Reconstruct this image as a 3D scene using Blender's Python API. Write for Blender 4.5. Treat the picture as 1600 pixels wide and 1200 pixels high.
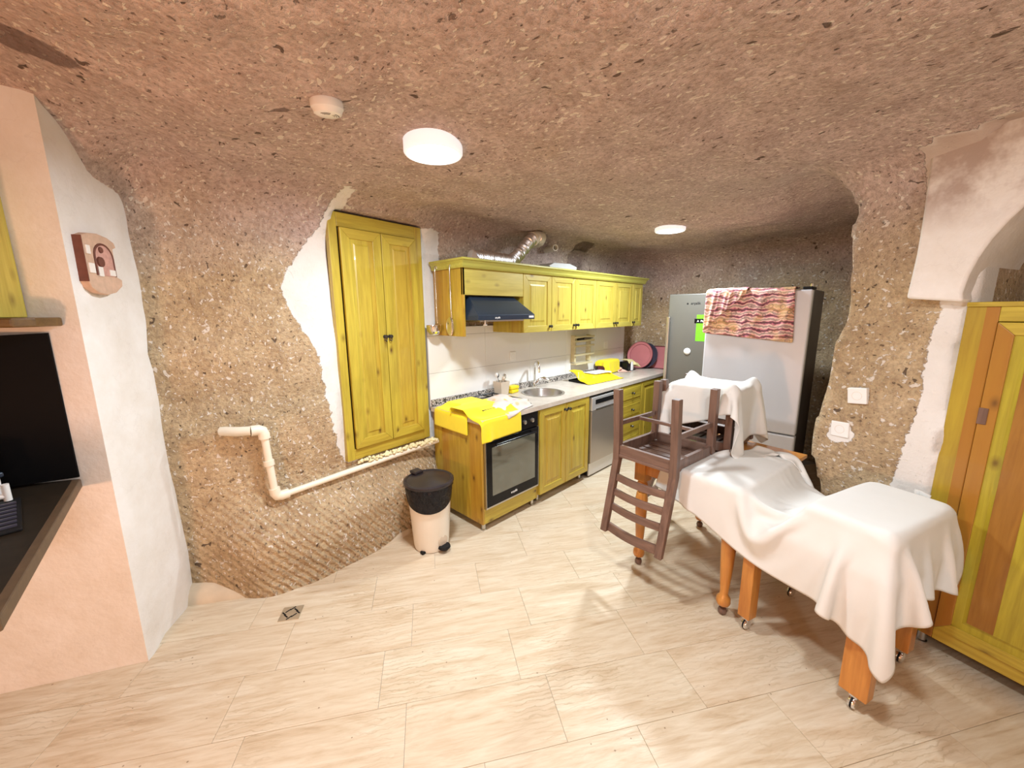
import bpy, bmesh, math, random
import numpy as np
from mathutils import Matrix, Vector

for o in list(bpy.data.objects):
    bpy.data.objects.remove(o, do_unlink=True)
SC = bpy.context.scene
COL = SC.collection
random.seed(4)
RNG = np.random.default_rng(11)
PI = math.pi

# ------------------------------------------------------------------ camera
F_PX, H_CAM, YAW, ROLL = 616.0, 1.62, math.radians(44.4), math.radians(0.45)
TH = math.atan(113 / F_PX)
fw = Vector((math.cos(YAW), math.sin(YAW), 0)); rt = Vector((math.sin(YAW), -math.cos(YAW), 0)); upv = Vector((0, 0, 1))
cu = upv * math.cos(TH) + fw * math.sin(TH)
cf = fw * math.cos(TH) - upv * math.sin(TH)
r2 = rt * math.cos(ROLL) - cu * math.sin(ROLL)
u2 = rt * math.sin(ROLL) + cu * math.cos(ROLL)
cam = bpy.data.cameras.new('camera'); camo = bpy.data.objects.new('camera', cam); COL.objects.link(camo)
cam.sensor_fit = 'HORIZONTAL'; cam.sensor_width = 36.0; cam.lens = F_PX / 1600 * 36.0; cam.clip_start = 0.02
camo.matrix_world = Matrix(((r2.x, u2.x, -cf.x, 0), (r2.y, u2.y, -cf.y, 0), (r2.z, u2.z, -cf.z, H_CAM), (0, 0, 0, 1)))
SC.camera = camo

# ------------------------------------------------------------------ world, exposure
w = bpy.data.worlds.new('world'); SC.world = w; w.use_nodes = True
w.node_tree.nodes['Background'].inputs[0].default_value = (0.9, 0.92, 1, 1)
w.node_tree.nodes['Background'].inputs[1].default_value = 0.3
SC.view_settings.view_transform = 'Standard'
SC.view_settings.look = 'None'
SC.view_settings.exposure = 0.28
SC.view_settings.gamma = 1.0
SC.view_settings.use_curve_mapping = False
LAMP_W = 31.0      # each white LED ceiling disc
FILL_W = 38.0     # added fill light behind the camera, inside an invented white globe
WARM_W = 75.0      # warm bulb in the part of the room behind the camera

# ------------------------------------------------------------------ materials
class NT:
    def __init__(s, name):
        s.m = bpy.data.materials.new(name); s.m.use_nodes = True
        s.t = s.m.node_tree; s.b = s.t.nodes['Principled BSDF']
    def n(s, typ, ins=None, **kw):
        nd = s.t.nodes.new(typ)
        for k, v in kw.items(): setattr(nd, k, v)
        for k, v in (ins or {}).items(): s.put(nd.inputs[k], v)
        return nd
    def put(s, sock, v):
        if isinstance(v, bpy.types.NodeSocket): s.t.links.new(v, sock)
        elif isinstance(v, bpy.types.Node): s.t.links.new(v.outputs[0], sock)
        else: sock.default_value = v
    def math(s, op, a, b=0.0, c=None, clamp=False):
        nd = s.n('ShaderNodeMath', operation=op); nd.use_clamp = clamp
        s.put(nd.inputs[0], a); s.put(nd.inputs[1], b)
        if c is not None: s.put(nd.inputs[2], c)
        return nd.outputs[0]
    def ramp(s, fac, stops):
        nd = s.n('ShaderNodeValToRGB'); s.put(nd.inputs[0], fac); cr = nd.color_ramp
        while len(cr.elements) < len(stops): cr.elements.new(0.5)
        for e, (p, c) in zip(cr.elements, stops):
            e.position = p; e.color = (c[0], c[1], c[2], 1) if not np.isscalar(c) else (c, c, c, 1)
        return nd.outputs[0]
    def mix(s, f, a, b, mode='MIX'):
        nd = s.n('ShaderNodeMix', data_type='RGBA', blend_type=mode)
        s.put(nd.inputs[0], f)
        for i, v in ((6, a), (7, b)):
            if isinstance(v, (tuple, list)): v = (v[0], v[1], v[2], 1)
            s.put(nd.inputs[i], v)
        return nd.outputs[2]
    def coords(s, kind='Object', scale=(1, 1, 1), rot=(0, 0, 0)):
        tc = s.n('ShaderNodeTexCoord')
        mp = s.n('ShaderNodeMapping', {'Vector': tc.outputs[kind]})
        mp.inputs['Scale'].default_value = scale; mp.inputs['Rotation'].default_value = rot
        return mp.outputs[0]
    def noise(s, vec, scale, detail=3, rough=.55, dist=0.0, out='Fac'):
        nd = s.n('ShaderNodeTexNoise', {'Vector': vec, 'Scale': scale, 'Detail': detail, 'Roughness': rough, 'Distortion': dist})
        return nd.outputs[0] if out == 'Fac' else nd.outputs[1]
    def vor(s, vec, scale, feature='F1', rnd=1.0, out=0):
        nd = s.n('ShaderNodeTexVoronoi', {'Vector': vec, 'Scale': scale, 'Randomness': rnd}, feature=feature)
        return nd.outputs[out]
    def bump(s, h, strength=.3, dist=.01, normal=None):
        nd = s.n('ShaderNodeBump', {'Height': h, 'Strength': strength, 'Distance': dist})
        if normal is not None: s.put(nd.inputs['Normal'], normal)
        return nd.outputs[0]
    def set(s, **kw):
        for k, v in kw.items():
            k = {'color': 'Base Color', 'rough': 'Roughness', 'metal': 'Metallic', 'normal': 'Normal', 'coat': 'Coat Weight',
                 'spec': 'Specular IOR Level', 'trans': 'Transmission Weight', 'emit': 'Emission Color', 'emits': 'Emission Strength', 'sheen': 'Sheen Weight', 'alpha': 'Alpha'}[k]
            if k in ('Base Color', 'Emission Color') and isinstance(v, (tuple, list)) and len(v) == 3: v = (v[0], v[1], v[2], 1)
            s.put(s.b.inputs[k], v)
        return s.m

def plain(name, c, rough=.5, metal=0.0, var=.08, scale=14, **kw):
    n = NT(name); v = n.coords()
    f = n.noise(v, scale, 4)
    a = tuple(x * (1 - var) for x in c); b = tuple(min(1, x * (1 + var)) for x in c)
    return n.set(color=n.mix(f, a, b), rough=rough, metal=metal, **kw)

def wood(name, axis, light, dark, knot=(.10, .04, .008), plank=.085, rough=.38, knots=True, plankmix=.55, orange=(.42, .17, .02)):
    n = NT(name)
    sc = {'z': (9, 9, .7), 'x': (.7, 9, 9), 'y': (9, .7, 9)}[axis]
    tc = n.n('ShaderNodeTexCoord')
    oi = n.n('ShaderNodeObjectInfo')
    off = n.n('ShaderNodeVectorMath', operation='MULTIPLY_ADD')
    n.put(off.inputs[0], oi.outputs['Random']); off.inputs[1].default_value = (7, 5, 9); n.put(off.inputs[2], tc.outputs['Object'])
    mp = n.n('ShaderNodeMapping', {'Vector': off.outputs[0]}); mp.inputs['Scale'].default_value = sc
    g1 = n.noise(mp.outputs[0], 2.2, 5, .6, 1.2)
    mp2 = n.n('ShaderNodeMapping', {'Vector': off.outputs[0]}); mp2.inputs['Scale'].default_value = tuple(x * 3.2 for x in sc)
    g2 = n.noise(mp2.outputs[0], 3.0, 3, .5, .4)
    g = n.math('ADD', n.math('MULTIPLY', g1, .7), n.math('MULTIPLY', g2, .3))
    base = n.mix(n.ramp(g, [(.34, 0.0), (.66, 1.0)]), light, dark)
    sx = n.n('ShaderNodeSeparateXYZ', {0: off.outputs[0]})
    if axis == 'z': pc = n.math('ADD', sx.outputs[0], sx.outputs[1])
    elif axis == 'x': pc = n.math('ADD', sx.outputs[2], sx.outputs[1])
    else: pc = n.math('ADD', sx.outputs[2], sx.outputs[0])
    pid = n.math('FLOOR', n.math('DIVIDE', pc, plank))
    wn = n.n('ShaderNodeTexWhiteNoise', {'W': pid}, noise_dimensions='1D')
    base = n.mix(n.math('MULTIPLY', n.ramp(wn.outputs[0], [(.45, 0.0), (.75, 1.0)]), plankmix), base, orange)
    if knots:
        mk = n.n('ShaderNodeMapping', {'Vector': off.outputs[0]})
        mk.inputs['Scale'].default_value = {'z': (11, 11, 6.0), 'x': (6.0, 11, 11), 'y': (11, 6.0, 11)}[axis]
        vd = n.n('ShaderNodeTexVoronoi', {'Vector': mk.outputs[0], 'Scale': 1.0})
        kk = n.math('GREATER_THAN', n.n('ShaderNodeSeparateColor', {0: vd.outputs[1]}).outputs[0], .60)
        kf = n.math('MULTIPLY', n.ramp(vd.outputs[0], [(.03, 1.0), (.13, .35), (.24, 0.0)]), kk)
        base = n.mix(kf, base, knot)
    return n.set(color=base, rough=rough, coat=.25, normal=n.bump(g, .12, .004))

Y_L, Y_D = (.58, .455, .055), (.37, .27, .028)
M = {}
M['pine_v'] = wood('pine_vertical', 'z', Y_L, Y_D, plankmix=.25)
M['pine_h'] = wood('pine_horizontal', 'x', Y_L, Y_D, plankmix=.12)
M['pine_side'] = wood('pine_side', 'z', (.54, .38, .042), (.34, .20, .018), plankmix=.5, orange=(.40, .15, .016))
M['pine_pale'] = wood('pine_pale', 'z', (.60, .49, .09), (.42, .33, .045), plankmix=.1)
M['pine_paleh'] = wood('pine_pale_h', 'x', (.58, .49, .10), (.42, .34, .055), plankmix=.1)
M['pine_press'] = wood('pine_press', 'z', (.50, .42, .035), (.33, .26, .02), plank=.12, plankmix=.85, orange=(.38, .14, .02))
M['pine_press_panel'] = wood('pine_press_panel', 'z', (.50, .42, .035), (.33, .26, .02), plank=.17, plankmix=.9, orange=(.36, .15, .022))
M['pine_plank'] = wood('pine_plank', 'z', (.36, .17, .026), (.24, .10, .015), plankmix=0)
M['pine_green'] = wood('pine_cornice', 'x', (.52, .50, .10), (.38, .36, .06), knots=False, plankmix=0)
M['brown'] = wood('chair_brown', 'z', (.20, .115, .082), (.10, .055, .04), knots=False, plankmix=0, rough=.42)
M['brownx'] = wood('chair_brown_x', 'x', (.20, .115, .082), (.10, .055, .04), knots=False, plankmix=0, rough=.42)
M['orange'] = wood('table_orange', 'z', (.62, .27, .055), (.42, .155, .028), knots=False, plankmix=0, rough=.33)
M['shelfwood'] = wood('shelf_wood', 'x', (.17, .095, .025), (.08, .04, .01), knots=False, plankmix=0)
M['rackwood'] = wood('rack_wood', 'x', (.72, .64, .40), (.56, .48, .27), knots=False, plankmix=0)
M['chrome'] = plain('chrome', (.8, .8, .8), .12, 1.0, .02)
M['steel'] = plain('steel', (.60, .59, .57), .3, 1.0, .04, 40)
M['alu'] = plain('aluminium_foil', (.82, .82, .84), .36, 1.0, .05, 60)
M['dark_metal'] = plain('antique_metal', (.10, .095, .09), .32, .9, .2, 60)
M['black'] = plain('black_gloss', (.006, .006, .007), .16, 0, .1, spec=.22)
M['void'] = plain('black_satin', (.004, .004, .0045), .6, 0, .1, spec=.08)
M['blackmat'] = plain('black_matte', (.010, .010, .011), .55, 0, .2, spec=.2)
M['iron'] = plain('cast_iron', (.02, .021, .024), .45, .2, .3)
M['white_pl'] = plain('white_plastic', (.86, .85, .82), .35, 0, .03)
M['greywhite'] = plain('grey_white', (.55, .56, .56), .6, 0, .06)
M['cream_pl'] = plain('cream_plastic', (.80, .74, .63), .32, 0, .03)
M['pvc'] = plain('pvc_pipe', (.83, .76, .62), .4, 0, .05)
M['foam'] = plain('foam', (.82, .70, .42), .85, 0, .3, 50)
M['greypl'] = plain('grey_lid', (.028, .022, .025), .30, 0, .25, 20, spec=.4)
def mk_bag():
    n = NT('bin_bag'); v = n.coords('Object', (1, 1, .6))
    return n.set(color=(.006, .006, .009), rough=.2, spec=.3, normal=n.bump(n.noise(v, 34, 3, .6, 1.5), 1.0, .02))
M['bag'] = mk_bag()
M['tile_w'] = plain('wall_tile', (.83, .82, .79), .16, 0, .02, 3)
M['grout'] = plain('grout', (.42, .40, .36), .9, 0, .1)
M['hood'] = plain('hood_paint', (.022, .036, .060), .28, .2, .1)
M['fridge_lt'] = plain('fridge_silver', (.66, .67, .72), .36, .10, .015, 6)
M['fridge_dk'] = plain('fridge_dark_steel', (.17, .165, .145), .42, .5, .03, 6)
M['fridge_side'] = plain('fridge_side', (.055, .05, .052), .42, .2, .1)
M['dw'] = plain('dishwasher_steel', (.50, .45, .40), .34, .8, .03, 5)
M['dwtop'] = plain('dishwasher_panel', (.70, .69, .68), .33, .6, .02, 5)
M['red_tray'] = plain('red_tray', (.52, .18, .19), .4, 0, .1, 12)
M['navy'] = plain('navy_tray', (.05, .045, .07), .4, 0, .1)
M['red_rim'] = plain('red_rim', (.17, .04, .05), .4, 0, .1)
M['yellow'] = plain('yellow_cloth', (.90, .74, .012), .85, 0, .05, 30, sheen=.2)
M['yellow_b'] = plain('yellow_plastic', (.88, .68, .015), .4, 0, .08, 12)
M['cream_c'] = plain('cream_cloth', (.86, .74, .36), .8, 0, .05)
M['pink_c'] = plain('pink_cloth', (.80, .52, .42), .8, 0, .06)
M['paper'] = plain('paper', (.82, .83, .86), .7, 0, .1, 20)
M['glass'] = None
M['led'] = None
M['stone_dark'] = plain('dark_stone', (.022, .016, .010), .5, 0, .5, 25, spec=.2)
M['stone_edge'] = plain('stone_edge', (.11, .068, .036), .5, 0, .35, 30)
M['clay'] = plain('clay', (.62, .42, .30), .75, 0, .3, 30)
M['clay_d'] = plain('clay_dark', (.16, .055, .035), .7, 0, .3, 40)
M['clay_w'] = plain('clay_white', (.85, .80, .74), .7, 0, .05)
M['beige_pl'] = plain('beige_plastic', (.62, .52, .40), .35, 0, .05)
M['green_st'] = plain('green_sticker', (.15, .50, .015), .45, 0, .35, 60)
M['plinth'] = plain('plinth', (.06, .04, .025), .6, 0, .2)
M['concrete'] = plain('concrete', (.58, .48, .35), .9, 0, .18, 12)
M['rubber'] = plain('rubber', (.012, .012, .012), .6, 0, .1, spec=.2)
M['conc_dark'] = plain('grey_render', (.44, .36, .29), .95, 0, .25, 20)

def mk_glass():
    n = NT('oven_glass'); return n.set(color=(.10, .105, .08), rough=.07, spec=.9, coat=1.0)
M['glass'] = mk_glass()
def mk_led(name, col, st):
    n = NT(name); return n.set(color=(.95, .95, .95), emit=col, emits=st, rough=.5)
M['led'] = mk_led('led_diffuser', (.96, .98, 1.0), 14.0)
M['led_side'] = mk_led('led_housing', (.90, .95, 1.0), .45)
M['bulb'] = mk_led('warm_bulb', (1.0, .62, .34), 12.0)

def mk_cloth():
    n = NT('white_cloth'); v = n.coords()
    f = n.noise(v, 5, 4); t = n.noise(v, 420, 1)
    return n.set(color=n.mix(f, (.66, .64, .59), (.73, .715, .68)), rough=.9, sheen=.1, normal=n.bump(t, .05, .001))
M['cloth'] = mk_cloth()

def mk_worktop():
    n = NT('worktop'); v = n.coords()
    f = n.noise(v, 9, 5, .7); f2 = n.noise(v, 90, 3)
    c = n.mix(n.ramp(f, [(.35, 0.0), (.65, 1.0)]), (.66, .60, .52), (.54, .47, .40))
    c = n.mix(n.ramp(f2, [(.55, 0.0), (.75, .6)]), c, (.74, .69, .62))
    return n.set(color=c, rough=.3)
M['worktop'] = mk_worktop()

def mk_speckle():
    n = NT('granite_speckle'); v = n.coords()
    c = n.ramp(n.vor(v, 130, out=1), [(.0, (.05, .045, .04)), (.45, (.10, .09, .08)), (.5, (.55, .50, .45)), (1, (.80, .76, .70))])
    nd = c.node; nd.color_ramp.interpolation = 'CONSTANT'
    return n.set(color=c, rough=.35)
M['speckle'] = mk_speckle()

def mk_floral():
    n = NT('floral_cloth'); v = n.coords()
    d = n.n('ShaderNodeTexVoronoi', {'Vector': v, 'Scale': 17.0})
    c = n.ramp(n.n('ShaderNodeSeparateColor', {0: d.outputs[1]}).outputs[0], [(.0, (.72, .32, .28)), (.3, (.76, .56, .05)), (.55, (.60, .42, .38)), (.8, (.58, .46, .52))])
    return n.set(color=n.mix(n.ramp(d.outputs[0], [(.22, 1.0), (.42, 0.0)]), (.68, .60, .53), c), rough=.85)
M['floral'] = mk_floral()

def mk_ikat():
    n = NT('ikat_cloth'); v = n.coords('Object', (1, 1, 1))
    wv = n.n('ShaderNodeTexWave', {'Vector': v, 'Scale': 6.0, 'Distortion': 5.0, 'Detail': 3.0, 'Detail Scale': 2.2}, bands_direction='Z')
    f2 = n.noise(v, 7, 2)
    c = n.ramp(wv.outputs[0], [(.05, (.14, .05, .06)), (.22, (.60, .16, .24)), (.45, (.80, .40, .38)), (.72, (.88, .66, .52)), (.92, (.42, .26, .24))])
    c = n.mix(n.ramp(f2, [(.50, 0.0), (.66, .6)]), c, (.80, .50, .18))
    ring = n.vor(v, 20)
    c = n.mix(n.ramp(ring, [(.30, 0.0), (.36, .8), (.42, 0.0)]), c, (.16, .10, .08))
    return n.set(color=c, rough=.85)
M['ikat'] = mk_ikat()

def mk_rock():
    n = NT('tuff_rock')
    tc = n.n('ShaderNodeNewGeometry'); pos = tc.outputs['Position']
    big = n.noise(pos, 1.1, 3, .6)
    mid = n.noise(pos, 6.5, 5, .65)
    fine = n.noise(pos, 48, 4, .7)
    mf = n.ramp(mid, [(.3, 0.0), (.7, 1.0)])
    tan = n.mix(mf, (.74, .575, .36), (.50, .36, .205))
    mauve = n.mix(mf, (.78, .635, .585), (.57, .445, .405))
    hz = n.n('ShaderNodeSeparateXYZ', {0: pos}).outputs[2]
    hf = n.math('ADD', n.math('MULTIPLY', n.math('SUBTRACT', hz, 1.75), 2.2), n.math('MULTIPLY', n.math('SUBTRACT', big, .5), 2.0), clamp=True)
    c = n.mix(hf, tan, mauve)
    c = n.mix(n.ramp(fine, [(.40, 0.0), (.66, .52)]), c, (.24, .15, .10))
    # pale pumice flecks of two sizes and small dark pits
    mp = n.n('ShaderNodeMapping', {'Vector': pos}); mp.inputs['Rotation'].default_value = (0, 0, .75); mp.inputs['Scale'].default_value = (1.25, .8, 1)
    w1 = n.noise(mp.outputs[0], 44, 2, .45, .3)
    w2 = n.noise(mp.outputs[0], 20, 2, .5, .5)
    fl = n.math('MAXIMUM', n.ramp(w1, [(.640, 0.0), (.665, 1.0)]), n.ramp(w2, [(.685, 0.0), (.70, 1.0)]))
    c = n.mix(n.math('MULTIPLY', fl, .88), c, (.88, .80, .70))
    hole = n.math('MAXIMUM', n.ramp(w2, [(.270, 1.0), (.292, 0.0)]), n.ramp(w1, [(.29, .75), (.312, 0.0)]))
    c = n.mix(n.math('MULTIPLY', hole, .85), c, (.10, .065, .045))
    so = n.n('ShaderNodeAttribute', attribute_name='dark_patch').outputs['Fac']
    c = n.mix(n.math('MULTIPLY', n.ramp(n.math('ADD', so, n.math('MULTIPLY', n.math('SUBTRACT', mid, .5), .9)), [(.30, 0.0), (.42, 1.0)]), .75), c, (.13, .085, .075))
    # white lime plaster patches
    at = n.n('ShaderNodeAttribute', attribute_name='plaster')
    edge = n.math('ADD', at.outputs['Fac'], n.math('MULTIPLY', n.math('SUBTRACT', n.noise(pos, 17, 4, .7), .5), .9))
    pm = n.ramp(edge, [(.47, 0.0), (.53, 1.0)])
    pcol = n.mix(mid, (.84, .83, .81), (.70, .66, .60))
    ad = n.n('ShaderNodeAttribute', attribute_name='stain')
    pcol = n.mix(n.math('MULTIPLY', ad.outputs['Fac'], n.ramp(big, [(.35, 0.0), (.6, 1.0)])), pcol, (.48, .37, .31))
    col = n.mix(pm, c, pcol)
    # chisel grooves on the lower wall
    mpv = n.n('ShaderNodeMapping', {'Vector': pos}); mpv.inputs['Rotation'].default_value = (0, math.radians(-52), 0); mpv.inputs['Scale'].default_value = (1, .1, 1)
    wv = n.n('ShaderNodeTexWave', {'Vector': mpv.outputs[0], 'Scale': 8.5, 'Distortion': 2.4, 'Detail': 2.0, 'Detail Scale': 2.5}, bands_direction='Z')
    low = n.math('MULTIPLY', n.math('SUBTRACT', 1.0, n.math('MULTIPLY', hz, 1.3, clamp=True)), n.math('MULTIPLY', wv.outputs[0], .65))
    h = n.math('ADD', n.math('MULTIPLY', mid, .9), n.math('MULTIPLY', fine, .8))
    h = n.math('ADD', h, low)
    h = n.math('SUBTRACT', h, n.math('MULTIPLY', hole, .35))
    h = n.math('ADD', h, n.math('MULTIPLY', fl, .10))
    h = n.math('MULTIPLY', h, n.math('SUBTRACT', 1.0, n.math('MULTIPLY', pm, .85)))
    h = n.math('ADD', h, n.math('MULTIPLY', pm, .5))
    return n.set(color=col, rough=.93, spec=.2, normal=n.bump(h, 1.0, .028))
M['rock'] = mk_rock()

def mk_plaster(name, dirt=0.0):
    n = NT(name); g = n.n('ShaderNodeNewGeometry').outputs['Position']
    a = n.noise(g, 4, 5, .65); b = n.noise(g, 40, 4)
    c = n.mix(n.ramp(a, [(.35, 0.0), (.75, 1.0)]), (.85, .83, .80), (.74, .69, .62))
    if dirt:
        z = n.n('ShaderNodeSeparateXYZ', {0: g}).outputs[2]
        m = n.math('MULTIPLY', n.math('SUBTRACT', z, 1.93), 6.0, clamp=True)
        m = n.math('MULTIPLY', m, n.ramp(n.noise(g, 3.4, 5, .7), [(.38, 0.0), (.55, 1.0)]))
        c = n.mix(n.math('MULTIPLY', m, .8), c, (.40, .29, .24))
    crack = n.ramp(n.math('ABSOLUTE', n.math('SUBTRACT', n.noise(g, 2.3, 6, .6), .5)), [(.0, 1.0), (.006, 0.0)])
    c = n.mix(n.math('MULTIPLY', crack, .10), c, (.45, .40, .36))
    return n.set(color=c, rough=.85, spec=.25, normal=n.bump(n.math('ADD', a, n.math('MULTIPLY', b, .35)), .35, .012))
M['plaster'] = mk_plaster('lime_plaster')
M['plaster_d'] = mk_plaster('lime_plaster_stained', 1.0)

FA = math.radians(-33.5)
def mk_travertine():
    n = NT('travertine')
    g = n.n('ShaderNodeNewGeometry').outputs['Position']
    oi = n.n('ShaderNodeObjectInfo')
    o = n.n('ShaderNodeVectorMath', operation='MULTIPLY_ADD'); n.put(o.inputs[0], oi.outputs['Random']); o.inputs[1].default_value = (13, 17, 5); n.put(o.inputs[2], g)
    mp0 = n.n('ShaderNodeMapping', {'Vector': o.outputs[0]}); mp0.inputs['Rotation'].default_value = (0, 0, -FA)
    mp = n.n('ShaderNodeMapping', {'Vector': mp0.outputs[0]}); mp.inputs['Scale'].default_value = (1.0, 7.0, 1)
    s1 = n.noise(mp.outputs[0], 2.0, 6, .62, 1.4)
    s2 = n.noise(mp.outputs[0], 7.0, 5, .6, .8)
    s = n.math('ADD', n.math('MULTIPLY', s1, .62), n.math('MULTIPLY', s2, .38))
    c = n.ramp(s, [(.28, (.40, .28, .165)), (.42, (.57, .45, .305)), (.54, (.65, .55, .405)), (.72, (.73, .66, .53))])
    mc = n.n('ShaderNodeMapping', {'Vector': mp0.outputs[0]}); mc.inputs['Scale'].default_value = (1.6, 3.2, 1)
    wv = n.n('ShaderNodeTexWave', {'Vector': mc.outputs[0], 'Scale': 4.5, 'Distortion': 9.0, 'Detail': 4.0, 'Detail Scale': 1.6}, bands_direction='Y')
    cm = n.math('MULTIPLY', n.ramp(wv.outputs[0], [(.0, 1.0), (.16, 0.0)]), n.ramp(n.noise(g, 1.7, 3), [(.46, 0.0), (.60, 1.0)]))
    c = n.mix(n.math('MULTIPLY', cm, .55), c, (.40, .30, .18))
    rv = n.math('MULTIPLY_ADD', oi.outputs['Random'], .26, -.06)
    c = n.mix(rv, c, (.64, .45, .30))
    vd = n.n('ShaderNodeTexVoronoi', {'Vector': g, 'Scale': 24.0})
    pit = n.math('MULTIPLY', n.math('LESS_THAN', vd.outputs[0], .085), n.math('GREATER_THAN', n.n('ShaderNodeSeparateColor', {0: vd.outputs[1]}).outputs[0], .80))
    c = n.mix(n.math('MULTIPLY', pit, .7), c, (.20, .12, .06))
    return n.set(color=c, rough=n.ramp(s2, [(.3, .42), (.7, .30)]), spec=.35, normal=n.bump(n.math('SUBTRACT', s2, n.math('MULTIPLY', cm, .4)), .10, .004))
M['trav'] = mk_travertine()

# ------------------------------------------------------------------ mesh helpers
class MB:
    def __init__(s): s.v = []; s.f = []
    def add(s, vs, fs):
        o = len(s.v); s.v += [tuple(map(float, p)) for p in vs]; s.f += [tuple(i + o for i in f) for f in fs]; return s
    def box(s, x0, x1, y0, y1, z0, z1):
        return s.add([(x0, y0, z0), (x1, y0, z0), (x1, y1, z0), (x0, y1, z0), (x0, y0, z1), (x1, y0, z1), (x1, y1, z1), (x0, y1, z1)],
                     [(0, 3, 2, 1), (4, 5, 6, 7), (0, 1, 5, 4), (1, 2, 6, 5), (2, 3, 7, 6), (3, 0, 4, 7)])
    def prism(s, poly, a, b, axis='y'):
        # poly: 2D outline; extruded along axis from a to b. y: (x,z)  z: (x,y)  x: (y,z)
        def P(p, t): return {'y': (p[0], t, p[1]), 'z': (p[0], p[1], t), 'x': (t, p[0], p[1])}[axis]
        n = len(poly)
        vs = [P(p, a) for p in poly] + [P(p, b) for p in poly]
        return s.add(vs, [tuple(range(n)), tuple(range(2 * n - 1, n - 1, -1))] + [(i, i + n, (i + 1) % n + n, (i + 1) % n) for i in range(n)])
    def ring(s, c, ax, r, n):
        ax = Vector(ax).normalized(); t = Vector((0, 0, 1)) if abs(ax.z) < .9 else Vector((1, 0, 0))
        u = ax.cross(t).normalized(); v = ax.cross(u)
        return [Vector(c) + (u * math.cos(2 * PI * i / n) + v * math.sin(2 * PI * i / n)) * r for i in range(n)]
    def tube(s, pts, r, n=10, caps=True):
        pts = [Vector(p) for p in pts]; m = len(pts)
        rs = r if isinstance(r, (list, tuple)) else [r] * m
        rings = []; pu = None
        for i, p in enumerate(pts):
            d = (pts[min(i + 1, m - 1)] - pts[max(i - 1, 0)]).normalized()
            if pu is None:
                t = Vector((0, 0, 1)) if abs(d.z) < .9 else Vector((1, 0, 0)); pu = d.cross(t).normalized()
            else: pu = (pu - d * pu.dot(d)).normalized()
            v = d.cross(pu)
            rings.append([p + (pu * math.cos(2 * PI * k / n) + v * math.sin(2 * PI * k / n)) * rs[i] for k in range(n)])
        vs = [q for R in rings for q in R]; fs = []
        for i in range(m - 1):
            for k in range(n): fs.append((i * n + k, i * n + (k + 1) % n, (i + 1) * n + (k + 1) % n, (i + 1) * n + k))
        if caps: fs += [tuple(range(n - 1, -1, -1)), tuple((m - 1) * n + k for k in range(n))]
        return s.add(vs, fs)
    def lathe(s, prof, n=24, c=(0, 0, 0), axis='z', caps=True):
        c = Vector(c); vs = []; fs = []; m = len(prof)
        for r, h in prof:
            for k in range(n):
                a = 2 * PI * k / n; x, y = r * math.cos(a), r * math.sin(a)
                vs.append(c + Vector({'z': (x, y, h), 'y': (x, -h, y), 'x': (-h, x, y)}[axis]))
        for i in range(m - 1):
            for k in range(n): fs.append((i * n + k, i * n + (k + 1) % n, (i + 1) * n + (k + 1) % n, (i + 1) * n + k))
        if caps: fs += [tuple(range(n - 1, -1, -1)), tuple((m - 1) * n + k for k in range(n))]
        return s.add(vs, fs)
    def build(s, name, mat, parent=None, smooth=None, bevel=0, **kw):
        me = bpy.data.meshes.new(name); me.from_pydata(s.v, [], s.f)
        bm = bmesh.new(); bm.from_mesh(me); bmesh.ops.recalc_face_normals(bm, faces=bm.faces); bm.to_mesh(me); bm.free()
        return finish(name, me, mat, parent, smooth, bevel, **kw)

def finish(name, me, mat, parent=None, smooth=None, bevel=0, loc=None, rot=None):
    me.materials.append(M[mat] if isinstance(mat, str) else mat)
    if smooth is not None:
        me.polygons.foreach_set('use_smooth', [True] * len(me.polygons))
        if smooth < 180: me.set_sharp_from_angle(angle=math.radians(smooth))
    o = bpy.data.objects.new(name, me); COL.objects.link(o)
    if parent is not None: o.parent = parent
    if loc: o.location = loc
    if rot: o.rotation_euler = rot
    if bevel:
        b = o.modifiers.new('bevel', 'BEVEL'); b.width = bevel; b.segments = 2; b.limit_method = 'ANGLE'; b.angle_limit = math.radians(40)
    return o

def tag(o, label, cat, group=None):
    o['label'] = label; o['category'] = cat
    if group: o['group'] = group
    return o
def thing(name, label, cat, loc=(0, 0, 0), rotz=0.0, group=None, rot=None):
    o = bpy.data.objects.new(name, None); COL.objects.link(o)
    o.empty_display_size = .1; o.location = loc; o.rotation_euler = rot or (0, 0, rotz)
    return tag(o, label, cat, group)
def struct(o): o['kind'] = 'structure'; return o
def copy_tree(o, parent=None):
    c = o.copy(); COL.objects.link(c); c.parent = parent
    for ch in list(o.children): copy_tree(ch, c)
    return c

def text(name, body, size, mat, parent, loc, rot, depth=.0006, bold=0.0):
    cu_ = bpy.data.curves.new(name, 'FONT'); cu_.body = body; cu_.size = size; cu_.extrude = depth; cu_.offset = bold
    cu_.align_x = 'CENTER'; cu_.align_y = 'CENTER'
    t = bpy.data.objects.new(name, cu_); COL.objects.link(t)
    dg = bpy.context.evaluated_depsgraph_get(); me = bpy.data.meshes.new_from_object(t.evaluated_get(dg))
    bpy.data.objects.remove(t, do_unlink=True)
    return finish(name, me, mat, parent, loc=loc, rot=rot)

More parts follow.
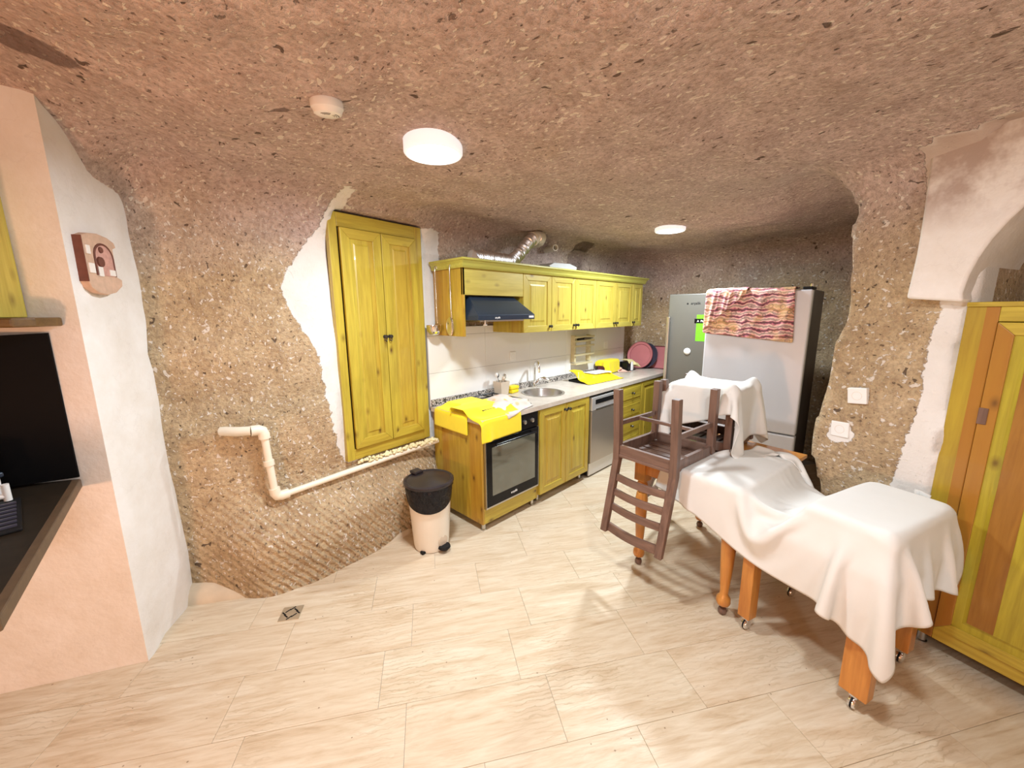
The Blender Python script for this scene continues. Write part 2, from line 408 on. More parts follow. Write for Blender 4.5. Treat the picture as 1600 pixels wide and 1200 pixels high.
# ------------------------------------------------------------------ cave shell (implicit surface, surface nets)
def vnoise(shape, origin, h, cell, seed):
    r = np.random.default_rng(seed)
    dims = [int(np.ceil(shape[i] * h / cell)) + 3 for i in range(3)]
    L = r.uniform(-1, 1, dims)
    idx = [np.arange(shape[i]) * h / cell for i in range(3)]
    out = L
    for ax in range(3):
        i0 = np.floor(idx[ax]).astype(int); t = idx[ax] - i0; t = t * t * (3 - 2 * t)
        sh = [1, 1, 1]; sh[ax] = -1; t = t.reshape(sh)
        out = np.take(out, i0, ax) * (1 - t) + np.take(out, i0 + 1, ax) * t
    return out
def sstep(a, b, x):
    t = np.clip((x - a) / (b - a), 0, 1); return t * t * (3 - 2 * t)

RW_A = np.array((2.577, -.246)); RW_D = np.array((-.342, -.94)); RW_N = np.array((-.94, .342))   # right-hand wall: point, run, normal into the room
def rw(s, off=0.0): p = RW_A + RW_D * s + RW_N * off; return (float(p[0]), float(p[1]))
C0 = (-.067, 2.366); PD = (-.886, .465); RD = (.481, .876)      # corner of the plastered wall, its run, its return
ZC = 2.33

def make_shell():
    h = .04
    x0, y0, z0 = -3.0, -3.4, -.12
    nx, ny, nz = int(8.7 / h), int(7.6 / h), int(2.9 / h)
    X = x0 + np.arange(nx) * h; Y = y0 + np.arange(ny) * h; Z = z0 + np.arange(nz) * h
    gx, gy = np.meshgrid(X, Y, indexing='ij')
    poly = [(-2.7, 3.95), (-.9, 3.0), (.02, 2.56), (.12, 2.79), (.17, 2.75), (.55, 2.665), (1.0, 2.605), (1.75, 2.68), (5.1, 2.68), (5.14, 2.5),
            (5.2, .1), (3.1, .16), (2.85, .20), rw(-.53), rw(0), rw(3.0), (-2.7, -3.0)]
    P = np.array(poly); d = np.full(gx.shape, 1e9); sgn = np.zeros(gx.shape, bool)
    for i in range(len(P)):
        a = P[i]; b = P[(i + 1) % len(P)]; e = b - a
        wx, wy = gx - a[0], gy - a[1]; t = np.clip((wx * e[0] + wy * e[1]) / (e @ e), 0, 1)
        d = np.minimum(d, np.hypot(wx - e[0] * t, wy - e[1] * t))
        cr = ((a[1] > gy) != (b[1] > gy)) & (gx < (b[0] - a[0]) * (gy - a[1]) / (b[1] - a[1] + 1e-12) + a[0])
        sgn ^= cr
    d2 = np.where(sgn, -d, d)[:, :, None]
    g3x, g3y, g3z = gx[:, :, None], gy[:, :, None], Z[None, None, :]
    # rock foot swelling out under the tall cupboard
    p = .21 * sstep(.60, .28, g3z) * sstep(.12, .5, g3x) * sstep(1.95, 1.55, g3x) * sstep(1.6, 2.2, g3y)
    p = p + .05 * sstep(1.5, .2, g3z) * sstep(.1, .4, g3x) * sstep(1.0, .7, g3x) * sstep(1.6, 2.2, g3y)
    r = .32 - .15 * sstep(1.7, 2.0, g3x) * sstep(1.7, 2.1, g3y) * sstep(4.9, 4.6, g3x)
    zc = ZC + .13 * sstep(.45, -.25, g3x) * sstep(1.2, 2.0, g3y) + .05 * sstep(1.0, 2.5, -g3x - g3y) + .10 * sstep(2.3, 3.0, g3x - .35 * g3y) * sstep(.9, .2, g3y)
    n1 = vnoise((nx, ny, nz), None, h, .55, 3); n2 = vnoise((nx, ny, nz), None, h, .19, 5); n3 = vnoise((nx, ny, nz), None, h, .09, 8)
    flat = 1 - .75 * sstep(1.6, 1.8, g3x) * sstep(2.35, 2.5, g3y) * sstep(2.1, 1.9, g3z)
    b_ = g3z - zc
    a_ = d2 + p
    D = np.minimum(-r, np.maximum(a_, b_)) + np.hypot(np.maximum(a_ + r, 0), np.maximum(b_ + r, 0))
    D = D + (n1 * .035 + n2 * .018 + n3 * .007) * flat
    # recess behind the tall cupboard (with the slot above it)
    def boxsd(cx, cy, cz, hx, hy, hz, rot=0):
        c_, s_ = math.cos(rot), math.sin(rot)
        lx = (g3x - cx) * c_ + (g3y - cy) * s_; ly = -(g3x - cx) * s_ + (g3y - cy) * c_
        q = np.maximum(np.maximum(np.abs(lx) - hx, np.abs(ly) - hy), np.abs(g3z - cz) - hz)
        return q
    D = np.minimum(D, boxsd(1.39, 2.78, 1.45, .34, .26, .80, math.radians(6)))
    # recess for the press in the right-hand wall
    cxy = rw(.70, -.23)
    D = np.minimum(D, boxsd(cxy[0], cxy[1], 1.1, .74, .35, 1.22, math.atan2(RW_D[1], RW_D[0])))
    # broken hollow above the wall units
    D = np.minimum(D, np.hypot(np.hypot(g3x - 3.78, (g3y - 2.72) * 1.2), (g3z - 2.2) * 1.6) - .17 + n3 * .03)
    # surface nets
    S = D < 0
    vi = -np.ones((nx - 1, ny - 1, nz - 1), int)
    acc = np.zeros((nx - 1, ny - 1, nz - 1, 3)); cnt = np.zeros((nx - 1, ny - 1, nz - 1))
    offs = [(i, j, k) for i in (0, 1) for j in (0, 1) for k in (0, 1)]
    def sl(A, o): return A[o[0]:A.shape[0] - 1 + o[0], o[1]:A.shape[1] - 1 + o[1], o[2]:A.shape[2] - 1 + o[2]]
    for o in offs:
        for ax in range(3):
            if o[ax] == 1: continue
            q = list(o); q[ax] = 1; q = tuple(q)
            A, B = sl(D, o), sl(D, q)
            m = (A < 0) != (B < 0)
            t = np.where(m, A / np.where(m, A - B, 1), 0)
            cnt += m
            for c_ in range(3):
                acc[..., c_] += np.where(m, o[c_] + (t if c_ == ax else 0), 0)
    act = cnt > 0
    vi[act] = np.arange(act.sum())
    ii = np.argwhere(act)
    V = (ii + acc[act] / cnt[act][:, None]) * h + np.array((x0, y0, z0))
    Fs = []
    for ax in range(3):
        A = np.take(S, range(0, S.shape[ax] - 1), ax); B = np.take(S, range(1, S.shape[ax]), ax)
        e = np.argwhere(A != B); o1, o2 = [a for a in range(3) if a != ax]
        ok = (e[:, o1] > 0) & (e[:, o2] > 0) & (e[:, o1] < vi.shape[o1]) & (e[:, o2] < vi.shape[o2]); e = e[ok]
        q = []
        for da, db in ((0, 0), (-1, 0), (-1, -1), (0, -1)):
            c_ = e.copy(); c_[:, o1] += da; c_[:, o2] += db
            q.append(vi[c_[:, 0], c_[:, 1], c_[:, 2]])
        q = np.stack(q, 1)
        inside = A[tuple(e.T)]
        flip = inside if ax != 1 else ~inside
        q[flip] = q[flip][:, ::-1]
        Fs.append(q)
    Fq = np.concatenate(Fs); Fq = Fq[(Fq >= 0).all(1)]
    # normals from the field, pointing into the air
    G = np.stack(np.gradient(D, h), -1)
    gi = np.clip(np.round((V - np.array((x0, y0, z0))) / h).astype(int), 0, np.array(D.shape) - 1)
    N = -G[gi[:, 0], gi[:, 1], gi[:, 2]]; N /= np.linalg.norm(N, axis=1)[:, None] + 1e-9
    return V, Fq, N
V_, F_, N_ = make_shell()
fn = np.cross(V_[F_[:, 2]] - V_[F_[:, 0]], V_[F_[:, 3]] - V_[F_[:, 1]])
bad = (fn * N_[F_].mean(1)).sum(1) < 0
F_[bad] = F_[bad][:, ::-1]
fc = V_[F_].mean(1); fnn = N_[F_].mean(1)

def plaster_mask(V):
    m = np.zeros(len(V)); st = np.zeros(len(V))
    x, y, z = V.T
    back = y > 2.3
    xl = np.interp(z, [.60, .72, 1.1, 1.35, 1.55, 1.77, 1.95, 2.12, 2.3], [1.03, .98, .94, .92, .83, .745, .85, .98, 1.04])
    a = np.minimum(x - xl, 1.12 - x) / .09 + .5
    a = np.minimum(a, (z - .58) / .06); m = np.maximum(m, np.where(back, a, 0))
    b = np.minimum(np.minimum(x - 1.70, 1.93 - x), z - .6) / .10 + .5
    m = np.maximum(m, np.where(back & (z < 2.24), b, 0))
    s = (x - RW_A[0]) * RW_D[0] + (y - RW_A[1]) * RW_D[1]; off = (x - RW_A[0]) * RW_N[0] + (y - RW_A[1]) * RW_N[1]
    rwm = (off > -.2) & (off < .15) & (s > -.6)
    sl_ = np.interp(z, [0, .75, 1.0, 1.2, 1.45, 1.62, 2.0, 2.4], [-.22, -.20, -.17, -.15, -.16, -.14, -.24, -.26])
    c = (s - sl_) / .07 + .5
    m = np.maximum(m, np.where(rwm, c, 0)); st = np.where(rwm & (z > 1.9), 1.0, 0)
    for (s0, z0, r) in ((-.375, 1.18, .045), (-.428, .965, .065)):
        m = np.maximum(m, np.where(rwm, (r - np.hypot((s - s0) * 1.1, z - z0)) / .07 + .5, 0))
    so = np.zeros(len(V))
    for (cx, cy, ra, rb, an) in ((-.04, 1.98, .15, .07, -.6), (.53, 1.66, .055, .022, -.9), (3.78, 2.60, .15, .13, 0)):  # rock coloured darker in ovals: a ceiling stain, a hole, the broken hollow
        c_, s_ = math.cos(an), math.sin(an); lx = (x - cx) * c_ + (y - cy) * s_; ly = -(x - cx) * s_ + (y - cy) * c_
        so = np.maximum(so, np.where(z > 1.98, 1.25 - np.hypot(lx / ra, ly / rb), 0))
    return np.clip(m, 0, 1), st, np.clip(so, 0, 1)
PM, PS, PO = plaster_mask(V_)

def shell_piece(name, mask):
    fs = F_[mask]; used = np.unique(fs); remap = -np.ones(len(V_), int); remap[used] = np.arange(len(used))
    me = bpy.data.meshes.new(name); me.from_pydata(V_[used].tolist(), [], remap[fs].tolist())
    for nm, A in (('plaster', PM), ('stain', PS), ('dark_patch', PO)):
        at = me.attributes.new(nm, 'FLOAT', 'POINT'); at.data.foreach_set('value', A[used].astype(np.float32))
    o = finish(name, me, 'rock', smooth=180)
    me.normals_split_custom_set_from_vertices(N_[used].tolist())
    return struct(o)
ceil_m = fnn[:, 2] < -.6
sidx = (fc[:, 0] - RW_A[0]) * RW_N[0] + (fc[:, 1] - RW_A[1]) * RW_N[1]
end_m = ~ceil_m & (fc[:, 0] > 4.85)
back_m = ~ceil_m & ~end_m & (fc[:, 1] > 2.2) & (fc[:, 0] > 0)
right_m = ~ceil_m & ~end_m & ~back_m & (fc[:, 0] > 1.2)
rear_m = ~ceil_m & ~end_m & ~back_m & ~right_m
for nm, mk in (('ceiling', ceil_m), ('wall_end', end_m), ('wall_back', back_m), ('wall_right', right_m), ('wall_rear', rear_m)):
    shell_piece(nm, mk)

# plastered wall at the left with its return
p0 = Vector((C0[0], C0[1], 0)); pd = Vector((*PD, 0)); rd = Vector((*RD, 0))
bk = Vector((PD[1], -PD[0], 0))
def grid_wall(name, a, d, L, Hh, back, mat, seed, amp=.006, nxs=40, nzs=36):
    r = np.random.default_rng(seed); vs = []; fs = []
    lat = r.uniform(-1, 1, (nxs // 4 + 3, nzs // 4 + 3))
    for j in range(nzs + 1):
        for i in range(nxs + 1):
            u, v_ = i / 4, j / 4; iu, iv = int(u), int(v_); fu, fv = u - iu, v_ - iv
            q = (lat[iu, iv] * (1 - fu) + lat[iu + 1, iv] * fu) * (1 - fv) + (lat[iu, iv + 1] * (1 - fu) + lat[iu + 1, iv + 1] * fu) * fv
            e = 0 if i == 0 else amp * q
            pnt = a + d * (L * i / nxs) + Vector((0, 0, Hh * j / nzs)) + back * e
            vs.append(pnt)
    for j in range(nzs):
        for i in range(nxs):
            k = j * (nxs + 1) + i; fs.append((k, k + 1, k + nxs + 2, k + nxs + 1))
    m = MB(); m.add(vs, fs); return m
mw = grid_wall('w', p0, pd, 3.1, 2.6, bk, 'plaster', 5)
mw2 = grid_wall('w', p0, rd, .52, 2.6, Vector((RD[1], -RD[0], 0)), 'plaster', 9, amp=.012, nxs=12)
mw.add(mw2.v, mw2.f)
wl = struct(mw.build('wall_left', 'plaster', smooth=40))

# arch of plastered masonry over the press
def arch():
    m = MB(); n = 26
    cs, r_in = .56, .62
    inner = [(-.05, 1.645)] + [(cs - r_in * math.cos(t) * 1.0, 1.645 + .60 * math.sin(t)) for t in np.linspace(.06, PI - .06, n)] + [(1.17, 1.645)]
    outer = [(-.235, 1.665)]
    k = len(inner)
    top = [(-.235, 1.665), (-.225, 1.85), (-.225, 2.02), (-.23, 2.2), (-.24, 2.62)]
    outl = []
    for i in range(k):
        t = i / (k - 1)
        if t < .28:
            q = t / .28 * (len(top) - 1); j = min(int(q), len(top) - 2); f = q - j
            outl.append((top[j][0] * (1 - f) + top[j + 1][0] * f, top[j][1] * (1 - f) + top[j + 1][1] * f))
        elif t < .72: outl.append((-.24 + (t - .28) / .44 * 1.6, 2.62))
        else: outl.append((1.36, 2.62 - (t - .72) / .28 * .97))
    def P(p, off): x, y = rw(p[0], off); return (x, y, p[1])
    fo, bo = .075, -.45
    vs = [P(p, fo) for p in inner] + [P(p, fo) for p in outl] + [P(p, bo) for p in inner] + [P(p, bo) for p in outl]
    fs = []
    for i in range(k - 1):
        fs += [(i, i + 1, k + i + 1, k + i), (i, 2 * k + i, 2 * k + i + 1, i + 1), (k + i, k + i + 1, 3 * k + i + 1, 3 * k + i)]
    fs += [(0, k, 3 * k, 2 * k), (k - 1, 3 * k - 1, 4 * k - 1, 2 * k - 1)]
    m.add(vs, fs); return struct(m.build('trim_1', 'plaster_d', smooth=35, bevel=.012))
arch()

# ------------------------------------------------------------------ floor: slab and travertine tiles
flo = MB().box(-2.75, 5.3, -3.1, 4.0, -.06, -.004).build('floor', 'grout'); struct(flo)
ca, sa = math.cos(FA), math.sin(FA)
TL, TW = .61, .2925
proto = {}
def inroom(x, y):
    return (y < 2.80 and x < 5.2) and ((x - RW_A[0]) * RW_N[0] + (y - RW_A[1]) * RW_N[1] > -.75 or y > .1) and x > -2.7 and y > -3.0
tm = MB().box(-TL / 2 + .0006, TL / 2 - .0006, -TW / 2 + .0006, TW / 2 - .0006, -.012, 0).build('tile', 'trav', flo, bevel=.0012)
first = True; visible_fw = []
offs_row = {0: .457, 1: .342, 2: .467}
stuff = MB(); ntile = 0
rr = random.Random(7)
cand = []
for k in range(-16, 16):
    q = 1.165 + (k + .5) * TW
    o = offs_row.get(k, rr.uniform(0, TL))
    for i in range(-12, 14):
        p = o + (i + .5) * TL
        x, y = p * ca - q * sa, p * sa + q * ca
        if not inroom(x, y): continue
        dep = x * fw.x + y * fw.y; lat = x * rt.x + y * rt.y
        cand.append((x, y, dep > .35 and abs(lat) < 1.45 * dep + .75, dep))
cand.sort(key=lambda c_: (not c_[2], c_[3]))
for (x, y, vis, dep) in cand:
    if vis and ntile < 290:
        o = tm if first else tm.copy()
        if not first: COL.objects.link(o); o.parent = flo
        first = False; ntile += 1
        o.location = (x, y, rr.uniform(-.0006, 0)); o.rotation_euler = (0, 0, FA)
    else:
        vs = [(x + a * ca - b * sa, y + a * sa + b * ca, 0) for a, b in ((-.3044, -.1456), (.3044, -.1456), (.3044, .1456), (-.3044, .1456))]
        stuff.add(vs, [(0, 1, 2, 3)])
st = stuff.build('far_tiles', 'trav', flo); st['kind'] = 'stuff'

# concrete cove where the rock meets the floor
cv = MB(); path = [(.10, 2.74), (.22, 2.66), (.40, 2.545), (.57, 2.465), (.80, 2.44), (1.05, 2.44), (1.30, 2.45), (1.52, 2.50), (1.74, 2.60)]
prof = [(.10, -.01), (.10, .085), (.03, .075), (-.01, .045), (-.035, .004), (-.035, -.01)]
for i, (x, y) in enumerate(path):
    a = path[max(i - 1, 0)]; b = path[min(i + 1, len(path) - 1)]; dx, dy = b[0] - a[0], b[1] - a[1]; L = math.hypot(dx, dy)
    nx_, ny_ = -dy / L, dx / L
    cv.v += [(x + nx_ * q, y + ny_ * q, zz + .008 * math.sin(i * 2.3)*(zz > .02)) for q, zz in prof]
n_ = len(prof)
for i in range(len(path) - 1):
    for k in range(n_ - 1): cv.f.append((i * n_ + k, i * n_ + k + 1, (i + 1) * n_ + k + 1, (i + 1) * n_ + k))
struct(cv.build('trim_2', 'concrete', smooth=60))

# ------------------------------------------------------------------ backsplash tiles
bsw = MB().box(1.755, 4.86, 2.648, 2.70, .86, 1.50).build('trim_3', 'grout'); struct(bsw)
TWX = .602
for r_i, (za, zb) in enumerate(((.872, 1.136), (1.138, 1.434), (1.436, 1.50))):
    x = 1.757
    while x < 4.84:
        xe = min(x + TWX - .002, 4.855)
        MB().box(x, xe, 2.640, 2.652, za, zb).build('tile', 'tile_w', bsw, bevel=.0012)
        x += TWX
up = MB().box(1.76, 4.95, 2.622, 2.640, .871, .925).build('granite_upstand', 'speckle')
tag(up, 'speckled granite strip along the back edge of the worktop', 'upstand')

# ------------------------------------------------------------------ joinery helpers
def knob(parent, x, y, z, r=.014, name='knob'):
    m = MB().lathe([(r * .9, 0), (r * .9, .003), (r * .35, .005), (r * .35, .014), (r * .8, .017), (r, .023), (r * .85, .029), (r * .3, .032)], 14, (x, y, z), 'y')
    return m.build(name, 'dark_metal', parent, smooth=40)
def door(parent, x0, x1, z0, z1, y, t=.02, st=.055, kn=None, mv='pine_v', mh='pine_h', name='door', drop=False, mp=None):
    yf = y - t
    d = MB().box(x0 + .001, x1 - .001, yf + .0165, y, z0 + .001, z1 - .001).build(name, mv, parent)
    MB().prism([(x0, z0), (x0 + st, z0 + st), (x0 + st, z1 - st), (x0, z1)], yf, yf + .0165).build('stile', mv, d, bevel=.0025)
    MB().prism([(x1, z0), (x1 - st, z0 + st), (x1 - st, z1 - st), (x1, z1)], yf, yf + .0165).build('stile', mv, d, bevel=.0025)
    MB().prism([(x0, z1), (x0 + st, z1 - st), (x1 - st, z1 - st), (x1, z1)], yf, yf + .0165).build('rail', mh, d, bevel=.0025)
    MB().prism([(x0, z0), (x0 + st, z0 + st), (x1 - st, z0 + st), (x1, z0)], yf, yf + .0165).build('rail', mh, d, bevel=.0025)
    a, b, c_, e = x0 + st, x1 - st, z0 + st, z1 - st
    rw_ = min(.042, (b - a) * .22)
    P = MB(); y1, y2, y3 = yf + .008, yf + .0155, yf + .001
    R = [[(a, y1, c_), (b, y1, c_), (b, y1, e), (a, y1, e)],
         [(a + .006, y2, c_ + .006), (b - .006, y2, c_ + .006), (b - .006, y2, e - .006), (a + .006, y2, e - .006)],
         [(a + rw_, y3 + .003, c_ + rw_), (b - rw_, y3 + .003, c_ + rw_), (b - rw_, y3 + .003, e - rw_), (a + rw_, y3 + .003, e - rw_)],
         [(a + rw_ + .002, y3, c_ + rw_ + .002), (b - rw_ - .002, y3, c_ + rw_ + .002), (b - rw_ - .002, y3, e - rw_ - .002), (a + rw_ + .002, y3, e - rw_ - .002)]]
    P.v = [q for r_ in R for q in r_]
    for i in range(3):
        for k in range(4): P.f.append((i * 4 + k, i * 4 + (k + 1) % 4, (i + 1) * 4 + (k + 1) % 4, (i + 1) * 4 + k))
    P.f.append((12, 13, 14, 15)); P.f.append((3, 2, 1, 0))
    P.build('panel', mp or mv, d)
    if kn:
        k_ = knob(d, kn[0], yf, kn[1])
        if drop:
            MB().tube([(kn[0] + .011 * math.cos(a_), yf - .014 - .003 * math.sin(a_ * .5), kn[1] - .016 + .016 * math.sin(a_)) for a_ in np.linspace(0, 2 * PI, 17)], .0028, 6, False).build('ring_pull', 'dark_metal', d, smooth=60)
    return d
def drawer(parent, x0, x1, z0, z1, y, t=.02):
    d = MB().box(x0, x1, y - t, y, z0, z1).build('drawer', 'pine_h', parent, bevel=.003)
    MB().box(x0 + .03, x1 - .03, y - t - .006, y - t, z0 + .03, z1 - .03).build('panel', 'pine_h', d, bevel=.005)
    knob(d, (x0 + x1) / 2, y - t - .006, (z0 + z1) / 2)
    return d
def feet(parent, xs, ys, h_):
    for x in xs:
        for y in ys: MB().lathe([(.022, 0), (.022, .008), (.016, .012), (.016, h_)], 12, (x, y, 0)).build('foot', 'steel', parent, smooth=40)

# ------------------------------------------------------------------ tall cupboard let into the rock
tc_ = thing('tall_cupboard', 'tall two-door pine cupboard let into the rock wall', 'cupboard', (1.028, 2.585, .625), math.radians(6))
W_, H_ = .71, 1.61
MB().box(0, .055, -.02, .02, 0, H_).build('stile', 'pine_v', tc_, bevel=.003)
MB().box(W_ - .06, W_, -.02, .02, 0, H_).build('stile', 'pine_v', tc_, bevel=.003)
MB().box(.055, W_ - .06, -.02, .02, H_ - .085, H_).build('top_rail', 'pine_h', tc_, bevel=.003)
MB().box(.055, W_ - .06, -.02, .02, 0, .075).build('bottom_rail', 'pine_h', tc_, bevel=.003)
MB().box(.005, W_ - .005, .02, .30, .01, H_ - .01).build('carcass', 'plinth', tc_)
door(tc_, .062, .349, .080, H_ - .09, -.018, .022, .062, (.332, .83), drop=True)
door(tc_, .355, W_ - .067, .080, H_ - .09, -.018, .022, .062, (.372, .83), drop=True)

# ------------------------------------------------------------------ base units
YF = 2.04
oc = thing('oven_cabinet', 'pine base cabinet housing the built-in oven at the end of the run', 'cabinet', (0, 0, 0))
MB().box(1.765, 1.785, YF, 2.62, .06, .832).build('side_panel', 'pine_side', oc, bevel=.002)
MB().box(2.368, 2.382, YF, 2.62, .06, .832).build('side_panel', 'pine_v', oc, bevel=.002)
MB().box(1.785, 2.368, YF, YF + .02, .06, .178).build('bottom_rail', 'pine_h', oc, bevel=.003)
MB().box(1.785, 2.368, 2.6, 2.62, .06, .83).build('back_panel', 'plinth', oc)
MB().box(1.785, 2.368, YF + .02, 2.6, .06, .078).build('base_board', 'pine_h', oc)
feet(oc, (1.80, 2.345), (2.075, 2.56), .06)
ov = thing('oven', 'black glass built-in oven under the yellow towel', 'oven', (0, 0, 0))
MB().box(1.80, 2.355, YF + .0, 2.58, .19, .825).build('body', 'blackmat', ov)
MB().box(1.787, 2.367, YF - .018, YF - .001, .705, .828).build('control_panel', 'black', ov, bevel=.003)
od = MB().box(1.790, 2.364, YF - .024, YF - .002, .195, .698).build('oven_door', 'black', ov, bevel=.003)
MB().box(1.845, 2.320, YF - .0255, YF - .0235, .275, .650).build('window_pane', 'glass', od, bevel=.001)
MB().box(1.785, 2.368, YF - .020, YF - .004, .182, .193).build('trim_strip', 'steel', od)
MB().box(1.7855, 1.7895, YF - .022, YF - .002, .19, .70).build('trim_strip', 'steel', od)
MB().box(2.3645, 2.3685, YF - .022, YF - .002, .19, .70).build('trim_strip', 'steel', od)
MB().tube([(1.86, YF - .055, .675), (2.30, YF - .055, .675)], .009, 10).tube([(1.89, YF - .02, .675), (1.89, YF - .055, .675)], .006, 8).tube([(2.27, YF - .02, .675), (2.27, YF - .055, .675)], .006, 8).build('handle', 'black', od, smooth=50)
for x in (1.86, 1.95, 2.20, 2.29):
    MB().lathe([(.018, 0), (.016, .014), (.012, .016)], 14, (x, YF - .018, .767), 'y').build('knob', 'steel', ov, smooth=40)
text('wordmark', 'arçelik', .026, 'white_pl', od, (2.075, YF - .0245, .235), (PI / 2, 0, 0), bold=.0003)

sk = thing('sink_cabinet', 'two-door pine base cabinet under the sink', 'cabinet')
MB().box(2.386, 2.402, YF, 2.62, .08, .832).box(3.094, 3.110, YF, 2.62, .08, .832).box(2.402, 3.094, YF, 2.62, .08, .096).box(2.402, 3.094, 2.60, 2.62, .096, .832).build('carcass', 'pine_v', sk, bevel=.002)
MB().box(2.402, 3.094, YF, YF + .018, .796, .832).build('top_rail', 'pine_h', sk)
door(sk, 2.390, 2.746, .085, .826, YF, .02, .058, (2.722, .775))
door(sk, 2.750, 3.107, .085, .826, YF, .02, .058, (2.774, .775))
feet(sk, (2.43, 3.06), (2.09, 2.56), .08)

dw = thing('dishwasher', 'freestanding steel dishwasher under the worktop', 'dishwasher')
MB().box(3.135, 3.700, YF + .005, 2.60, .02, .822).build('body', 'blackmat', dw)
dd = MB().box(3.138, 3.697, YF - .03, YF + .005, .15, .675).build('door', 'dw', dw, bevel=.004)
MB().box(3.138, 3.697, YF - .03, YF + .005, .679, .808).build('control_panel', 'dwtop', dw, bevel=.004)
MB().box(3.20, 3.66, YF - .0325, YF - .029, .738, .782).build('display', 'black', dw)
MB().box(3.20, 3.64, YF - .034, YF - .029, .683, .694).build('grip', 'chrome', dw)
MB().box(3.138, 3.697, YF - .012, YF + .005, .018, .145).build('kick_plate', 'dwtop', dw, bevel=.003)

dr = thing('drawer_cabinet', 'pine drawer cabinet next to the dishwasher', 'cabinet')
MB().box(3.712, 4.165, YF, 2.62, .08, .832).build('carcass', 'pine_v', dr)
for i in range(4): drawer(dr, 3.716, 4.162, .085 + i * .186, .085 + i * .186 + .182, YF)
feet(dr, (3.75, 4.13), (2.09, 2.56), .08)
lc = thing('base_cabinet', 'pine base cabinet at the far end behind the brown chair', 'cabinet')
MB().box(4.170, 5.00, YF, 2.62, .08, .832).build('carcass', 'pine_v', lc)
door(lc, 4.174, 4.585, .085, .826, YF, kn=(4.56, .775)); door(lc, 4.589, 4.995, .085, .826, YF, kn=(4.615, .775))
feet(lc, (4.21, 4.95), (2.09, 2.56), .08)

# worktop with a round cut-out for the sink
def worktop():
    m = MB(); x0, x1, y0, y1, z0, z1 = 1.755, 5.05, 2.012, 2.640, .834, .870
    sx, sy, sr = 2.80, 2.335, .185; a = .225
    n = 32; hole = []; sq = []
    for i in range(n):
        t = 2 * PI * i / n + PI / 4; c_, s_ = math.cos(t), math.sin(t); k = a / max(abs(c_), abs(s_))
        hole.append((sx + sr * c_, sy + sr * s_)); sq.append((sx + k * c_, sy + k * s_))
    for z in (z1, z0):
        vs = [(p[0], p[1], z) for p in hole] + [(p[0], p[1], z) for p in sq]
        m.add(vs, [(i, (i + 1) % n, n + (i + 1) % n, n + i) for i in range(n)])
        for (ax, bx, ay, by) in ((x0, sx - a, y0, y1), (sx + a, x1, y0, y1), (sx - a, sx + a, y0, sy - a), (sx - a, sx + a, sy + a, y1)):
            m.add([(ax, ay, z), (bx, ay, z), (bx, by, z), (ax, by, z)], [(0, 1, 2, 3)])
    m.add([(p[0], p[1], z) for z in (z1, z0) for p in hole], [(i, (i + 1) % n, n + (i + 1) % n, n + i) for i in range(n)])
    o = [(x0, y0), (x1, y0), (x1, y1), (x0, y1)]
    m.add([(p[0], p[1], z) for z in (z1, z0) for p in o], [(i, (i + 1) % 4, 4 + (i + 1) % 4, 4 + i) for i in range(4)])
    return m.build('worktop', 'worktop')
tag(worktop(), 'long beige stone-look worktop running over the base units', 'worktop')
snk = thing('sink', 'round stainless steel sink set into the worktop', 'sink', (2.80, 2.335, .871))
MB().lathe([(.205, 0), (.205, .003), (.19, .005), (.182, .002), (.176, -.03), (.165, -.13), (.14, -.155), (.04, -.16), (.001, -.161)], 32, caps=False).build('bowl', 'steel', snk, smooth=50)
MB().lathe([(.032, -.159), (.032, -.156), (.022, -.155), (.001, -.157)], 16, caps=False).build('drain', 'chrome', snk, smooth=50)

fa = thing('tap', 'chrome swan-neck tap behind the round sink', 'tap', (2.955, 2.575, .870))
MB().lathe([(.028, 0), (.028, .012), (.021, .02), (.021, .055), (.016, .062)], 16).build('base', 'chrome', fa, smooth=40)
sp_ = [(0, 0, .05), (0, 0, .20)] + [(-.03 * (1 - math.cos(t)) * 1.0, -.055 * (1 - math.cos(t)), .20 + .065 * math.sin(t)) for t in np.linspace(.2, PI, 10)] + [(-.06, -.11, .165)]
MB().tube(sp_, .0105, 10).build('spout', 'chrome', fa, smooth=60)
MB().tube([(.012, -.01, .035), (.035, -.03, .075), (.075, -.06, .085), (.125, -.10, .055)], [.012, .016, .020, .013], 10).build('lever', 'chrome', fa, smooth=60)

# hob under the towels
hb = thing('gas_hob', 'black gas hob with cast-iron grates half hidden by towels', 'hob', (2.10, 2.33, .8705))
MB().box(-.27, .27, -.235, .235, 0, .010).build('plate', 'black', hb, bevel=.004)
for (x, y) in ((-.13, -.11), (-.13, .12), (.13, -.11), (.13, .12)):
    MB().lathe([(.045, .010), (.045, .018), (.03, .024), (.001, .026)], 16, (x, y, 0), caps=False).build('burner', 'iron', hb, smooth=40)
for x in (-.13, .13):
    g = MB(); hx, hy, zz = .115, .215, .036
    for (a, b) in (((x - hx, -hy), (x + hx, -hy)), ((x + hx, -hy), (x + hx, hy)), ((x + hx, hy), (x - hx, hy)), ((x - hx, hy), (x - hx, -hy)), ((x - hx, .005), (x + hx, .005)), ((x, -hy), (x, -.03)), ((x, .04), (x, hy))):
        g.tube([(a[0], a[1], zz), (b[0], b[1], zz)], .0055, 6)
    for (a, b) in ((-1, -1), (1, -1), (-1, 1), (1, 1)): g.tube([(x + a * hx, b * hy, .010), (x + a * hx, b * hy, zz)], .006, 6)
    g.build('grate', 'iron', hb, smooth=50)

